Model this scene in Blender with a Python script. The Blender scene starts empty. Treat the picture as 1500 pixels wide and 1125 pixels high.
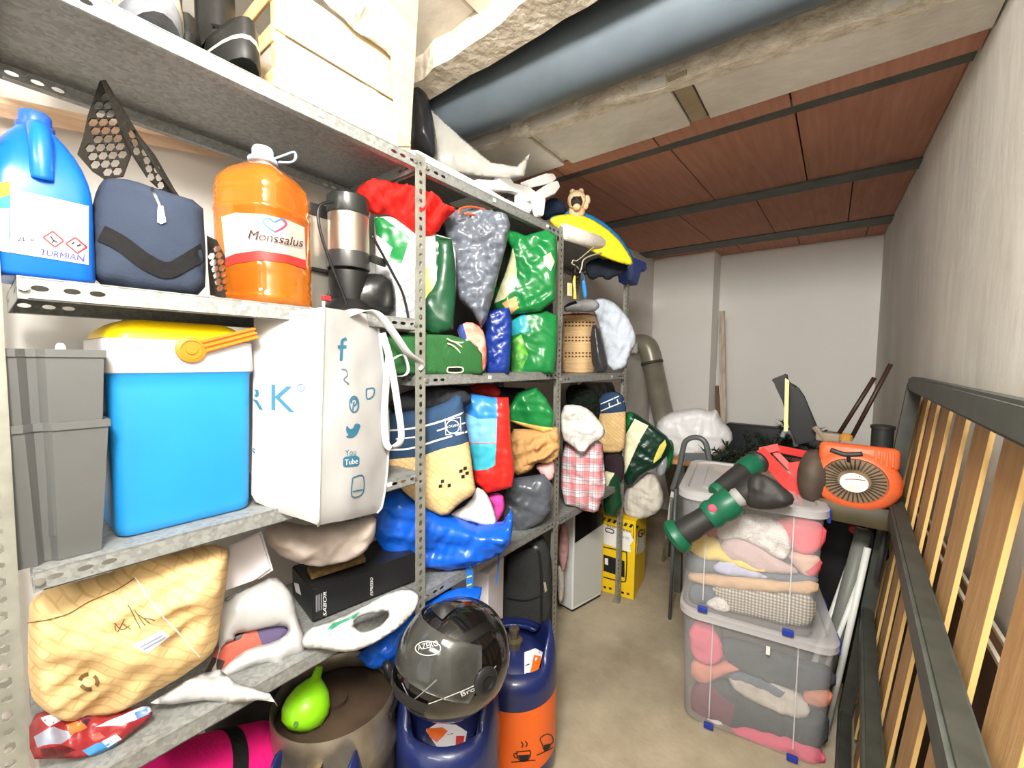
import bpy, bmesh, math, random
import numpy as np
from mathutils import Vector, Matrix, noise
from mathutils.bvhtree import BVHTree
from mathutils.geometry import delaunay_2d_cdt
random.seed(7)
C = bpy.context.scene.collection
sc = bpy.context.scene
# ------------------------------------------------------------------ camera
F, YAW, PIT, ROL, CH = 603.83, math.radians(37.7818), math.radians(-3.3017), math.radians(0.7541), 1.426
_f = Vector((-math.sin(YAW)*math.cos(PIT), math.cos(YAW)*math.cos(PIT), math.sin(PIT)))
_r0 = Vector((math.cos(YAW), math.sin(YAW), 0)); _u0 = _r0.cross(_f)
_r = math.cos(ROL)*_r0 + math.sin(ROL)*_u0; _u = -math.sin(ROL)*_r0 + math.cos(ROL)*_u0
CAM = Vector((0, 0, CH))
cd = bpy.data.cameras.new('camera'); cam = bpy.data.objects.new('camera', cd); C.objects.link(cam)
cd.sensor_width = 36; cd.lens = F/1500*36; cd.clip_start = .02
m = Matrix((( _r.x, _u.x, -_f.x, 0), (_r.y, _u.y, -_f.y, 0), (_r.z, _u.z, -_f.z, CH), (0, 0, 0, 1)))
cam.matrix_world = m; sc.camera = cam
# ------------------------------------------------------------------ world, lamps, exposure
w = bpy.data.worlds.new('world'); sc.world = w; w.use_nodes = True
w.node_tree.nodes['Background'].inputs[0].default_value = (1, .97, .92, 1)
w.node_tree.nodes['Background'].inputs[1].default_value = .9
def area(name, loc, sx, sy, power, col, rot=(0, 0, 0)):
    l = bpy.data.lights.new(name, 'AREA'); l.shape = 'RECTANGLE'; l.size = sx; l.size_y = sy
    l.energy = power; l.color = col
    o = bpy.data.objects.new(name, l); C.objects.link(o); o.location = loc; o.rotation_euler = rot
    return o
area('aimed_key_lamp', (.0, -.2, 2.2), .5, .25, 34, (1, .965, .91), (math.radians(60), 0, 0))  # lamp by the camera, with a floodlight aim added to brighten the back wall
area('rear_fill_light', (-.1, -1.2, 2.25), 1.3, .3, 15, (1, .965, .91), (math.radians(30), 0, 0))  # added fill light behind the camera for the near shelves, no known fixture
sc.view_settings.view_transform = 'Standard'; sc.view_settings.look = 'None'
sc.view_settings.gamma = 1; sc.view_settings.use_curve_mapping = False; sc.view_settings.exposure = 1.02
# ------------------------------------------------------------------ pixel -> place helpers (1500 x 1125 frame)
def ray(p): return _f + _r*((p[0]-750)/F) - _u*((p[1]-562.5)/F)
def PX(p, x): d = ray(p); return CAM + d*(x/d.x)
def PY(p, y): d = ray(p); return CAM + d*(y/d.y)
def PZ(p, z): d = ray(p); return CAM + d*((z-CH)/d.z)
def PP(p, o, n): d = ray(p); return CAM + d*((o-CAM).dot(n)/d.dot(n))
def pix(v): q = Vector(v)-CAM; k = q.dot(_f); return (750+F*q.dot(_r)/k, 562.5-F*q.dot(_u)/k)
# ------------------------------------------------------------------ materials
def lin(c):
    o = []
    for v in c[:3]:
        v = v/255; o.append(v/12.92 if v <= .04045 else ((v+.055)/1.055)**2.4)
    return (*o, 1)
MATS = {}
def M(name, rgb=(200, 200, 200), rough=.6, metal=0, bump=0, bs=60, var=0, vs=8, spec=.5, trans=0, coat=0, ior=1.45, coord='Object', rgb2=None, stretch=None, alpha=1, det=4):
    if name in MATS: return MATS[name]
    mt = bpy.data.materials.new(name); mt.use_nodes = True; MATS[name] = mt
    nt = mt.node_tree; b = nt.nodes['Principled BSDF']; L = nt.links.new
    b.inputs['Roughness'].default_value = rough; b.inputs['Metallic'].default_value = metal
    b.inputs['Specular IOR Level'].default_value = spec; b.inputs['IOR'].default_value = ior
    b.inputs['Transmission Weight'].default_value = trans; b.inputs['Coat Weight'].default_value = coat
    b.inputs['Alpha'].default_value = alpha
    b.inputs['Base Color'].default_value = lin(rgb)
    tc = nt.nodes.new('ShaderNodeTexCoord'); src = tc.outputs[coord]
    if stretch:
        mp = nt.nodes.new('ShaderNodeMapping'); mp.inputs['Scale'].default_value = stretch
        L(src, mp.inputs[0]); src = mp.outputs[0]
    if var or rgb2:
        n = nt.nodes.new('ShaderNodeTexNoise'); n.inputs['Scale'].default_value = vs; n.inputs['Detail'].default_value = det; L(src, n.inputs['Vector'])
        r = nt.nodes.new('ShaderNodeValToRGB'); L(n.outputs['Fac'], r.inputs[0])
        c = lin(rgb); c2 = lin(rgb2) if rgb2 else tuple(min(1, v*(1+var)) for v in c[:3])+(1,)
        c1 = c if rgb2 else tuple(v*(1-var) for v in c[:3])+(1,)
        r.color_ramp.elements[0].position = .35; r.color_ramp.elements[1].position = .65
        r.color_ramp.elements[0].color = c1; r.color_ramp.elements[1].color = c2
        L(r.outputs[0], b.inputs['Base Color'])
    if bump:
        n = nt.nodes.new('ShaderNodeTexNoise'); n.inputs['Scale'].default_value = bs; n.inputs['Detail'].default_value = 3; L(src, n.inputs['Vector'])
        bp = nt.nodes.new('ShaderNodeBump'); bp.inputs['Strength'].default_value = bump; bp.inputs['Distance'].default_value = .01
        L(n.outputs['Fac'], bp.inputs['Height']); L(bp.outputs[0], b.inputs['Normal'])
    return mt
def MN(name):                       # a fresh node material: tree, shader, link function, texture coordinates
    mt = bpy.data.materials.new(name); mt.use_nodes = True; MATS[name] = mt
    nt = mt.node_tree
    return mt, nt, nt.nodes['Principled BSDF'], nt.links.new, nt.nodes.new('ShaderNodeTexCoord')
def cloth(name, rgb=(200,200,200), **k): return M(name, rgb, rough=.9, bump=k.pop('bump', .25), bs=k.pop('bs', 90), var=k.pop('var', .08), spec=.2, **k)
def plas(name, rgb=(200,200,200), **k): return M(name, rgb, rough=k.pop('rough', .35), var=k.pop('var', .04), **k)
def bagm(name, rgb=(200,200,200), **k):
    if name in MATS: return MATS[name]
    bs = k.pop('bs', 15); mt = M(name, rgb, rough=k.pop('rough', .3), var=k.pop('var', .1), **k); nt = mt.node_tree; L = nt.links.new
    tc = nt.nodes.new('ShaderNodeTexCoord'); n = nt.nodes.new('ShaderNodeTexNoise'); n.inputs['Scale'].default_value = 9; L(tc.outputs['Object'], n.inputs['Vector'])
    ad = nt.nodes.new('ShaderNodeMixRGB'); ad.inputs[0].default_value = .12; L(tc.outputs['Object'], ad.inputs[1]); L(n.outputs['Color'], ad.inputs[2])
    v = nt.nodes.new('ShaderNodeTexVoronoi'); v.inputs['Scale'].default_value = bs; L(ad.outputs[0], v.inputs['Vector'])
    bp = nt.nodes.new('ShaderNodeBump'); bp.inputs['Strength'].default_value = .22; bp.inputs['Distance'].default_value = .012; L(v.outputs['Distance'], bp.inputs['Height']); L(bp.outputs[0], nt.nodes['Principled BSDF'].inputs['Normal']); return mt
# galvanised steel: voronoi spangle
mt, nt, b, L, tc = MN('galvanised'); v = nt.nodes.new('ShaderNodeTexVoronoi'); v.inputs['Scale'].default_value = 130
L(tc.outputs['Object'], v.inputs['Vector']); r = nt.nodes.new('ShaderNodeValToRGB'); L(v.outputs['Color'], r.inputs[0])
r.color_ramp.elements[0].color = lin((132, 134, 132)); r.color_ramp.elements[1].color = lin((168, 171, 168)); L(r.outputs[0], b.inputs['Base Color'])
b.inputs['Metallic'].default_value = .35; b.inputs['Roughness'].default_value = .5
GALV = mt
def grainwood(name, a, c, sc_=(3, 3, 40), rough=.7, vs=3):
    return M(name, a, rgb2=c, rough=rough, vs=vs, stretch=sc_, bump=.1, bs=8)
# concrete family
def concrete(name, a, c, vs=3, bump=.3, bs=30, st=None):
    mt, nt, b, L, tc = MN(name); b.inputs['Roughness'].default_value = .92; b.inputs['Specular IOR Level'].default_value = .2
    src = tc.outputs['Object']
    if st:
        mp = nt.nodes.new('ShaderNodeMapping'); mp.inputs['Scale'].default_value = st; L(src, mp.inputs[0]); src = mp.outputs[0]
    n1 = nt.nodes.new('ShaderNodeTexNoise'); n1.inputs['Scale'].default_value = vs; n1.inputs['Detail'].default_value = 9; n1.inputs['Roughness'].default_value = .62; L(src, n1.inputs['Vector'])
    r = nt.nodes.new('ShaderNodeValToRGB'); r.color_ramp.elements[0].position = .32; r.color_ramp.elements[1].position = .68
    r.color_ramp.elements[0].color = lin(a); r.color_ramp.elements[1].color = lin(c); L(n1.outputs['Fac'], r.inputs[0]); L(r.outputs[0], b.inputs['Base Color'])
    n2 = nt.nodes.new('ShaderNodeTexNoise'); n2.inputs['Scale'].default_value = bs; n2.inputs['Detail'].default_value = 6; L(src, n2.inputs['Vector'])
    bp = nt.nodes.new('ShaderNodeBump'); bp.inputs['Strength'].default_value = bump; bp.inputs['Distance'].default_value = .01; L(n2.outputs['Fac'], bp.inputs['Height']); L(bp.outputs[0], b.inputs['Normal'])
    return mt
# kraft paper with a printed basket weave (UV in metres)
def kraft(name, base, line, scale=1):
    mt, nt, b, L, tc = MN(name); b.inputs['Roughness'].default_value = .75; b.inputs['Specular IOR Level'].default_value = .25
    mp = nt.nodes.new('ShaderNodeMapping'); mp.inputs['Rotation'].default_value = (0, 0, .7); mp.inputs['Scale'].default_value = (6*scale, 6*scale, 6*scale); nz = nt.nodes.new('ShaderNodeTexNoise'); nz.inputs['Scale'].default_value = 12; L(tc.outputs['UV'], nz.inputs['Vector']); mxv = nt.nodes.new('ShaderNodeMixRGB'); mxv.inputs[0].default_value = .03; L(tc.outputs['UV'], mxv.inputs[1]); L(nz.outputs['Color'], mxv.inputs[2]); L(mxv.outputs[0], mp.inputs[0])
    br = nt.nodes.new('ShaderNodeTexBrick'); L(mp.outputs[0], br.inputs['Vector'])
    br.inputs['Color1'].default_value = lin(base); br.inputs['Color2'].default_value = lin(tuple(min(255, int(v*1.06)) for v in base)); br.inputs['Mortar'].default_value = lin(line)
    br.inputs['Scale'].default_value = 2.2; br.inputs['Mortar Size'].default_value = .022; br.inputs['Brick Width'].default_value = .55; br.inputs['Row Height'].default_value = .2
    L(br.outputs['Color'], b.inputs['Base Color']); return mt
# woven checks (UV in metres)
def check(name, ground, cols, per, rough=.9):
    mt, nt, b, L, tc = MN(name); b.inputs['Roughness'].default_value = rough; b.inputs['Specular IOR Level'].default_value = .2
    sp = nt.nodes.new('ShaderNodeSeparateXYZ'); L(tc.outputs['UV'], sp.inputs[0]); last = None
    gc = nt.nodes.new('ShaderNodeRGB'); gc.outputs[0].default_value = lin(ground); last = gc.outputs[0]
    for axis in (0, 1):
        for (off, wd, col, fac) in cols:
            a = nt.nodes.new('ShaderNodeMath'); a.operation = 'MULTIPLY_ADD'; a.inputs[1].default_value = 1/per; a.inputs[2].default_value = off; L(sp.outputs[axis], a.inputs[0])
            fr = nt.nodes.new('ShaderNodeMath'); fr.operation = 'FRACT'; L(a.outputs[0], fr.inputs[0])
            lt = nt.nodes.new('ShaderNodeMath'); lt.operation = 'LESS_THAN'; lt.inputs[1].default_value = wd; L(fr.outputs[0], lt.inputs[0])
            ml = nt.nodes.new('ShaderNodeMath'); ml.operation = 'MULTIPLY'; ml.inputs[1].default_value = fac; L(lt.outputs[0], ml.inputs[0])
            mx = nt.nodes.new('ShaderNodeMixRGB'); L(ml.outputs[0], mx.inputs[0]); L(last, mx.inputs[1]); mx.inputs[2].default_value = lin(col); last = mx.outputs[0]
    L(last, b.inputs['Base Color']); return mt
# clear plastics: thin walls, part see-through and part milky
def clear(name, fac, col, rough=.2):
    mt, nt, b, L, tc = MN(name); out = nt.nodes['Material Output']
    b.inputs['Base Color'].default_value = lin(col); b.inputs['Roughness'].default_value = rough
    t = nt.nodes.new('ShaderNodeBsdfTransparent'); t.inputs[0].default_value = (.96, .96, .96, 1)
    mx = nt.nodes.new('ShaderNodeMixShader'); mx.inputs[0].default_value = fac
    L(t.outputs[0], mx.inputs[1]); L(b.outputs[0], mx.inputs[2]); L(mx.outputs[0], out.inputs['Surface']); return mt
# ------------------------------------------------------------------ object helpers
ORG = {}
def thing(name, label, cat, loc=(0, 0, 0), group=None):
    o = bpy.data.objects.new(name, None); o.empty_display_size = .05; C.objects.link(o); o.location = loc
    ORG[o.name] = Vector(loc); tag(o, label, cat, group); return o
def tag(o, label, cat, group=None):
    o['label'] = label; o['category'] = cat
    if group: o['group'] = group
    return o
def S(o): o['kind'] = 'structure'; return o
def link(name, me, mats, parent=None, smooth=True):
    """me is built in world coordinates"""
    o = bpy.data.objects.new(name, me); C.objects.link(o)
    for q in (mats if isinstance(mats, (list, tuple)) else [mats]): me.materials.append(q)
    if parent is not None:
        g = ORG[parent.name]; me.transform(Matrix.Translation(-g)); o.parent = parent; ORG[o.name] = g
    else:
        vs = np.empty(len(me.vertices)*3); me.vertices.foreach_get('co', vs); vs = vs.reshape(-1, 3)
        g = Vector(((vs[:, 0].min()+vs[:, 0].max())/2, (vs[:, 1].min()+vs[:, 1].max())/2, vs[:, 2].min()))
        me.transform(Matrix.Translation(-g)); o.location = g; ORG[o.name] = g
    if smooth: me.polygons.foreach_set('use_smooth', [True]*len(me.polygons))
    return o
def obj(name, bm, mats, parent=None, smooth=False, sharp=None):
    bmesh.ops.recalc_face_normals(bm, faces=bm.faces)
    me = bpy.data.meshes.new(name); bm.to_mesh(me); bm.free()
    if sharp is not None:
        smooth = True
    o = link(name, me, mats, parent, smooth)
    if sharp is not None:
        me.set_sharp_from_angle(angle=math.radians(sharp))
    return o
def B(): return bmesh.new()
def add_box(bm, c, s, rot=None, bev=0, seg=2):
    r = bmesh.ops.create_cube(bm, size=1); vs = r['verts']
    bmesh.ops.scale(bm, vec=s, verts=vs)
    if bev:
        es = list({e for v in vs for e in v.link_edges})
        q = bmesh.ops.bevel(bm, geom=es, offset=bev, segments=seg, affect='EDGES', profile=.5)
        vs = list({v for f in q['faces'] for v in f.verts} | {v for v in vs if v.is_valid})
    mtx = Matrix.Translation(c)
    if rot is not None: mtx = mtx @ (rot.to_4x4() if isinstance(rot, Matrix) else Matrix.Rotation(rot, 4, 'Z'))
    bmesh.ops.transform(bm, matrix=mtx, verts=vs)
    return vs
def add_tube(bm, pts, r, seg=8, closed=False, cap=True):
    pts = [Vector(p) for p in pts]; n = len(pts); rad = r if isinstance(r, (list, tuple)) else [r]*n
    rings = []; up = None
    for i, p in enumerate(pts):
        a = pts[i-1] if (i or closed) else p; c = pts[(i+1) % n] if (i < n-1 or closed) else p
        t = (c-a).normalized()
        if up is None: up = Vector((0, 0, 1)) if abs(t.z) < .9 else Vector((1, 0, 0))
        s = t.cross(up)
        if s.length < 1e-6: s = t.cross(Vector((1, 0, 0)))
        s.normalize(); up2 = s.cross(t).normalized(); up = up2
        rings.append([bm.verts.new(p + s*(math.cos(2*math.pi*k/seg)*rad[i]) + up2*(math.sin(2*math.pi*k/seg)*rad[i])) for k in range(seg)])
    m_ = n if closed else n-1
    for i in range(m_):
        A, D = rings[i], rings[(i+1) % n]
        for k in range(seg): bm.faces.new((A[k], A[(k+1) % seg], D[(k+1) % seg], D[k]))
    if cap and not closed:
        bm.faces.new(rings[0][::-1]); bm.faces.new(rings[-1])
def add_lathe(bm, prof, c=(0, 0, 0), axis=(0, 0, 1), seg=28, capb=True, capt=True):
    """prof: (radius, height) along axis from c"""
    ax = Vector(axis).normalized(); s = ax.cross(Vector((0, 1, 0)) if abs(ax.y) < .9 else Vector((1, 0, 0))).normalized(); t = ax.cross(s)
    c = Vector(c); rings = []
    for rr, h in prof:
        rings.append([bm.verts.new(c+ax*h+s*(math.cos(2*math.pi*k/seg)*rr)+t*(math.sin(2*math.pi*k/seg)*rr)) for k in range(seg)])
    for A, D in zip(rings, rings[1:]):
        for k in range(seg): bm.faces.new((A[k], A[(k+1) % seg], D[(k+1) % seg], D[k]))
    if capb: bm.faces.new(rings[0][::-1])
    if capt: bm.faces.new(rings[-1])
def add_loft(bm, rings, capa=True, capb=True):
    R = [[bm.verts.new(p) for p in ring] for ring in rings]; n = len(R[0])
    for A, D in zip(R, R[1:]):
        for k in range(n): bm.faces.new((A[k], A[(k+1) % n], D[(k+1) % n], D[k]))
    if capa: bm.faces.new(R[0][::-1])
    if capb: bm.faces.new(R[-1])
    return R
def rrect(hx, hy, r, n=4):
    o = []
    for sx, sy, a0 in ((1, 1, 0), (-1, 1, 90), (-1, -1, 180), (1, -1, 270)):
        for k in range(n+1):
            a = math.radians(a0+90*k/n); o.append((sx*(hx-r)+r*math.cos(a), sy*(hy-r)+r*math.sin(a)))
    return o
def rr3(cx, cy, z, hx, hy, r, rot=0, n=4):
    c, s = math.cos(rot), math.sin(rot)
    return [Vector((cx+a*c-b_*s, cy+a*s+b_*c, z)) for a, b_ in rrect(hx, hy, r, n)]
def add_prism(bm, pts, d):
    """closed polygon of 3-D points swept by vector d"""
    d = Vector(d); A = [bm.verts.new(p) for p in pts]; D = [bm.verts.new(Vector(p)+d) for p in pts]; n = len(A)
    bm.faces.new(A[::-1]); bm.faces.new(D)
    for k in range(n): bm.faces.new((A[k], A[(k+1) % n], D[(k+1) % n], D[k]))
def add_ribbon(bm, pts, wd, th, side):
    """flat strap along pts, width along vector(s) side"""
    pts = [Vector(p) for p in pts]; n = len(pts); R = []
    for i, p in enumerate(pts):
        t = (pts[min(i+1, n-1)]-pts[max(i-1, 0)]).normalized()
        s = Vector(side[i] if isinstance(side, list) else side); s = (s-t*s.dot(t)).normalized(); u = t.cross(s)
        R.append([p+s*wd/2+u*th/2, p-s*wd/2+u*th/2, p-s*wd/2-u*th/2, p+s*wd/2-u*th/2])
    add_loft(bm, R)
def smoothpath(pts, k=6):
    P = [Vector(p) for p in pts]; o = []
    for i in range(len(P)-1):
        a, b_, c, d = P[max(i-1, 0)], P[i], P[i+1], P[min(i+2, len(P)-1)]
        for j in range(k):
            t = j/k; o.append(.5*((2*b_)+(c-a)*t+(2*a-5*b_+4*c-d)*t*t+(3*b_-3*c+d-a)*t**3))
    o.append(P[-1]); return o
# ------------------------------------------------------------------ triangulated plates and soft things
def inpoly(pts, poly):
    x, y = pts[:, 0], pts[:, 1]; ins = np.zeros(len(pts), bool); q = np.asarray(poly); n = len(q)
    for i in range(n):
        x1, y1 = q[i]; x2, y2 = q[(i+1) % n]
        if y1 == y2: continue
        c = ((y1 > y) != (y2 > y)) & (x < (x2-x1)*(y-y1)/(y2-y1)+x1); ins ^= c
    return ins
def bdist(pts, poly):
    q = np.asarray(poly); a = q; d = np.roll(q, -1, 0)-q; best = np.full(len(pts), 1e9)
    for i in range(len(q)):
        L2 = (d[i]**2).sum()
        if L2 < 1e-14: continue
        t = np.clip(((pts-a[i])@d[i])/L2, 0, 1); best = np.minimum(best, np.hypot(*(pts-a[i]-t[:, None]*d[i]).T))
    return best
def chaikin(p, n):
    p = [Vector(q).to_2d() if len(q) > 1 else q for q in p]
    for _ in range(n):
        o = []
        for i in range(len(p)):
            a, b_ = p[i], p[(i+1) % len(p)]; o += [a*.75+b_*.25, a*.25+b_*.75]
        p = o
    return p
def dens(p, res):
    o = []
    for i in range(len(p)):
        a, b_ = p[i], p[(i+1) % len(p)]; k = max(1, int((b_-a).length/res))
        o += [a+(b_-a)*(j/k) for j in range(k)]
    return o
def tri2d(outline, res, holes=(), lines=(), jit=.25):
    """outline, holes, lines: lists of 2-D vectors -> (points, triangles, outline points)"""
    V = list(outline); E = [(i, (i+1) % len(V)) for i in range(len(V))]
    for h in list(holes)+list(lines):
        s = len(V); V += list(h); E += [(s+i, s+(i+1) % len(h)) for i in range(len(h))]
    q = np.array([tuple(v) for v in outline])
    if res:
        x0, y0 = q.min(0); x1, y1 = q.max(0); rng = np.random.RandomState(3)
        gx, gy = np.meshgrid(np.arange(x0, x1, res), np.arange(y0, y1, res)); g = np.stack([gx.ravel(), gy.ravel()], 1)
        g += rng.uniform(-jit, jit, g.shape)*res; g[:, 0] += (np.arange(len(g))//gx.shape[1] % 2)*res*.5
        g = g[inpoly(g, q)]; g = g[bdist(g, q) > res*.45]
        for h in list(holes)+list(lines):
            if len(g): g = g[bdist(g, np.array([tuple(v) for v in h])) > res*.3]
        V += [Vector(t) for t in g]
    P, _, T, *_ = delaunay_2d_cdt(V, E, [], 0, 1e-6)
    P = np.array([tuple(p) for p in P]); T = [t for t in T if len(t) == 3]; cen = np.array([P[list(t)].mean(0) for t in T])
    ok = inpoly(cen, q)
    for h in holes: ok &= ~inpoly(cen, np.array([tuple(v) for v in h]))
    return P, [t for t, k in zip(T, ok) if k], cen[ok]
def frame_at(anchor, n):
    n = n.normalized(); u = Vector((0, 0, 1)).cross(n).normalized(); v = n.cross(u); return anchor, u, v, n
def facing(a, up=0, turn=0):
    n = CAM-a; n.z = 0; n.normalize()
    if turn: n = Matrix.Rotation(math.radians(turn), 3, 'Z') @ n
    return (n+Vector((0, 0, up))).normalized()
SURF = {}
def soft(name, out, mats, at=None, T=.05, Tb=None, R=None, sm=1, res=.0075, wr=.006, ws=.05, an=2.5, ang=0, crease=.35, up=0, turn=0, regions=(), holes=(), label=None, cat=None, group=None, parent=None, n=None, sub_smooth=0, sag=0):
    """stuffed / draped body with the given outline (pixels), standing in the plane through 'at', bulging T forward, Tb back"""
    if name in ('cloth', 'clothing', 'towel', 'sack', 'cushion') and not sag: wr *= 1.5; ws *= .75; crease = max(crease, .55)
    a = at; fr = frame_at(a, n if n is not None else facing(a, up, turn)); _, u, v, nn = fr
    def to2(p): q = PP(p, a, nn)-a; return Vector((q.dot(u), q.dot(v)))
    o2 = [to2(p) for p in out]
    if sm: o2 = chaikin(o2, sm)
    o2 = dens(o2, res); H = [dens(chaikin([to2(p) for p in h], 1), res) for h in holes]
    RG = [dens(chaikin([to2(p) for p in rg], sub_smooth), res*.8) for rg, _ in regions]
    P, TR, cen = tri2d(o2, res, H, RG)
    q = np.array([tuple(p) for p in o2]); d = bdist(P, q)
    for h in H: d = np.minimum(d, bdist(P, np.array([tuple(t) for t in h])))
    ext = d.max(); R = min(R or .045, ext) or 1; Tb = T*.6 if Tb is None else Tb
    prof = np.sqrt(np.clip(1-(1-np.clip(d/R, 0, 1))**2, 0, 1))
    seed = random.uniform(0, 50); ca, sa = math.cos(math.radians(ang)), math.sin(math.radians(ang))
    fr_ = np.empty(len(P))
    for i, (x, y) in enumerate(P):
        X, Y = (x*ca+y*sa), (-x*sa+y*ca)
        t = noise.noise(Vector((X/ws, Y/(ws*an), seed)))+.5*noise.noise(Vector((X/ws*2.1, Y/(ws*an)*2.1, seed+9)))
        if crease:
            for k, g in enumerate((.6, 1.3)):
                ck, sk = math.cos(1.1*k+.3), math.sin(1.1*k+.3)
                t += crease/(1+.8*k)*(1-3.2*abs(noise.noise(Vector(((X*ck+Y*sk)/ws*g, (Y*ck-X*sk)/(ws*an)*g, seed+4+7*k)))))
        fr_[i] = t
    edge = np.clip(d/(R*.35+1e-6), 0, 1)
    front = prof*T*(.75+.25*d/ext)+fr_*wr*np.maximum(edge, .15); back = -prof*Tb
    bnd = d < 1e-5; me = bpy.data.meshes.new(name); N = len(P)
    vs = [a+u*P[i][0]+v*P[i][1]+nn*front[i] for i in range(N)]; idb = {}
    for i in range(N):
        if bnd[i]: idb[i] = i
        else: idb[i] = len(vs); vs.append(a+u*P[i][0]+v*P[i][1]+nn*min(back[i], front[i]-.001))
    fs = []; mi = []; slot = np.zeros(len(TR), int)
    ml = list(mats) if isinstance(mats, (list, tuple)) else [mats]
    for rg, mm in zip(RG, [r[1] for r in regions]):
        if mm not in ml: ml.append(mm)
        slot[inpoly(cen, np.array([tuple(t) for t in rg]))] = ml.index(mm)
    for t, s in zip(TR, slot):
        fs.append(tuple(t)); mi.append(s); bk = tuple(idb[k] for k in t[::-1])
        if len({*bk}) == 3 and set(bk) != set(t): fs.append(bk); mi.append(s)
    me.from_pydata([tuple(p) for p in vs], [], fs)
    me.polygons.foreach_set('material_index', mi)
    uvl = me.uv_layers.new(name='UVMap'); PL = [(0., 0.)]*len(vs)
    for i in range(N): PL[i] = tuple(P[i]); PL[idb[i]] = tuple(P[i])
    li = np.empty(len(me.loops), int); me.loops.foreach_get('vertex_index', li)
    uvl.data.foreach_set('uv', np.array(PL)[li].ravel())
    wv = [Vector(p) for p in vs]
    o = link(name, me, ml, parent, True); me.validate()
    SURF[o.name] = BVHTree.FromPolygons(wv, fs)
    if label and parent is None: tag(o, label, cat, group)
    return o
def bvh(o):
    if o.name not in SURF:
        g = ORG[o.name]; me = o.data
        SURF[o.name] = BVHTree.FromPolygons([v.co+g for v in me.vertices], [tuple(p.vertices) for p in me.polygons])
    return SURF[o.name]
def lay(surf, p, off=.0012):
    """the point of a surface that the printed mark at this pixel lies on"""
    d = ray(p).normalized(); best = None
    for s in (surf if isinstance(surf, (list, tuple)) else [surf]):
        h = bvh(s).ray_cast(CAM, d)
        if h[0] is not None and (best is None or h[3] < best[3]): best = h
    if best is None: return None
    nrm = best[1] if best[1].dot(d) < 0 else -best[1]
    return best[0]+nrm*off
def prints(name, parent, surf, pts2, tris, mat, off=.0012):
    P = [lay(surf, p, off) for p in pts2]; f = [t for t in tris if all(P[k] is not None for k in t)]
    if not f: return None
    used = sorted({k for t in f for k in t}); ix = {k: i for i, k in enumerate(used)}
    me = bpy.data.meshes.new(name); me.from_pydata([tuple(P[k]) for k in used], [], [tuple(ix[k] for k in t) for t in f])
    return link(name, me, mat, parent, True)
def stamp(name, parent, surf, polys, mat, res=4, off=.0012, sm=0):
    A = []; T = []
    for pl in polys:
        o2 = [Vector(p) for p in pl]
        if sm: o2 = chaikin(o2, sm)
        P, TR, _ = tri2d(dens(o2, res), res); s = len(A); A += [tuple(p) for p in P]; T += [tuple(k+s for k in t) for t in TR]
    return prints(name, parent, surf, A, T, mat, off)
def stroke(name, parent, surf, paths, wd, mat, off=.0014, closed=False):
    A = []; T = []
    for path in paths:
        P = smoothpath([(x, y, 0) for x, y in path], 5) if len(path) > 2 else [Vector((*path[0], 0))+(Vector((*path[1], 0))-Vector((*path[0], 0)))*t/6 for t in range(7)]
        s = len(A)
        for i, p in enumerate(P):
            t = (P[min(i+1, len(P)-1)]-P[max(i-1, 0)]).normalized(); nn = Vector((-t.y, t.x, 0))*wd/2
            A += [(p+nn)[:2], (p-nn)[:2]]
        for i in range(len(P)-1):
            k = s+2*i; T += [(k, k+1, k+3), (k, k+3, k+2)]
    return prints(name, parent, surf, A, T, mat, off)
def txt(parent, surf, s, p0, p1, h, mat, name='lettering', upv=None, off=.0014, bold=0):
    """lettering laid from pixel p0 to p1 (baseline), capital height h pixels"""
    cu = bpy.data.curves.new('t', 'FONT'); cu.body = s; cu.size = 1; cu.resolution_u = 3; cu.offset = bold
    to = bpy.data.objects.new('t', cu); C.objects.link(to); bpy.context.view_layer.update()
    dg = bpy.context.evaluated_depsgraph_get(); me = bpy.data.meshes.new_from_object(to.evaluated_get(dg))
    bm = bmesh.new(); bm.from_mesh(me); bmesh.ops.triangulate(bm, faces=bm.faces)
    bpy.data.objects.remove(to); bpy.data.curves.remove(cu); bpy.data.meshes.remove(me)
    if not bm.verts: return None
    bm.verts.ensure_lookup_table(); xs = [v.co.x for v in bm.verts]; x0, x1 = min(xs), max(xs)
    d = Vector(p1)-Vector(p0); upv = Vector(upv).normalized() if upv else Vector((d.y, -d.x)).normalized()
    A = [tuple(Vector(p0)+d*((v.co.x-x0)/(x1-x0))+upv*(v.co.y/.7*h)) for v in bm.verts]
    T = [tuple(v.index for v in f.verts) for f in bm.faces]; bm.free()
    return prints(name, parent, surf, A, T, mat, off)
def holed(name, out, holes, fr, th, mats, parent=None, smooth=False):
    """thin plate with real holes: 2-D outline and holes in frame fr, thickness th behind it"""
    a, u, v, nn = fr; P, TR, _ = tri2d([Vector(p) for p in out], 0, [[Vector(p) for p in h] for h in holes])
    bm = B(); A = [bm.verts.new(a+u*p[0]+v*p[1]) for p in P]; fs = []
    for t in TR: fs.append(bm.faces.new([A[k] for k in t]))
    if th:
        r = bmesh.ops.extrude_face_region(bm, geom=fs); vs = [g for g in r['geom'] if isinstance(g, bmesh.types.BMVert)]
        bmesh.ops.translate(bm, vec=-nn*th, verts=vs)
    return bm
def oval(cx, cy, a, b_, n=8): return [(cx+a*math.cos(2*math.pi*k/n), cy+b_*math.sin(2*math.pi*k/n)) for k in range(n)]
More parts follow.
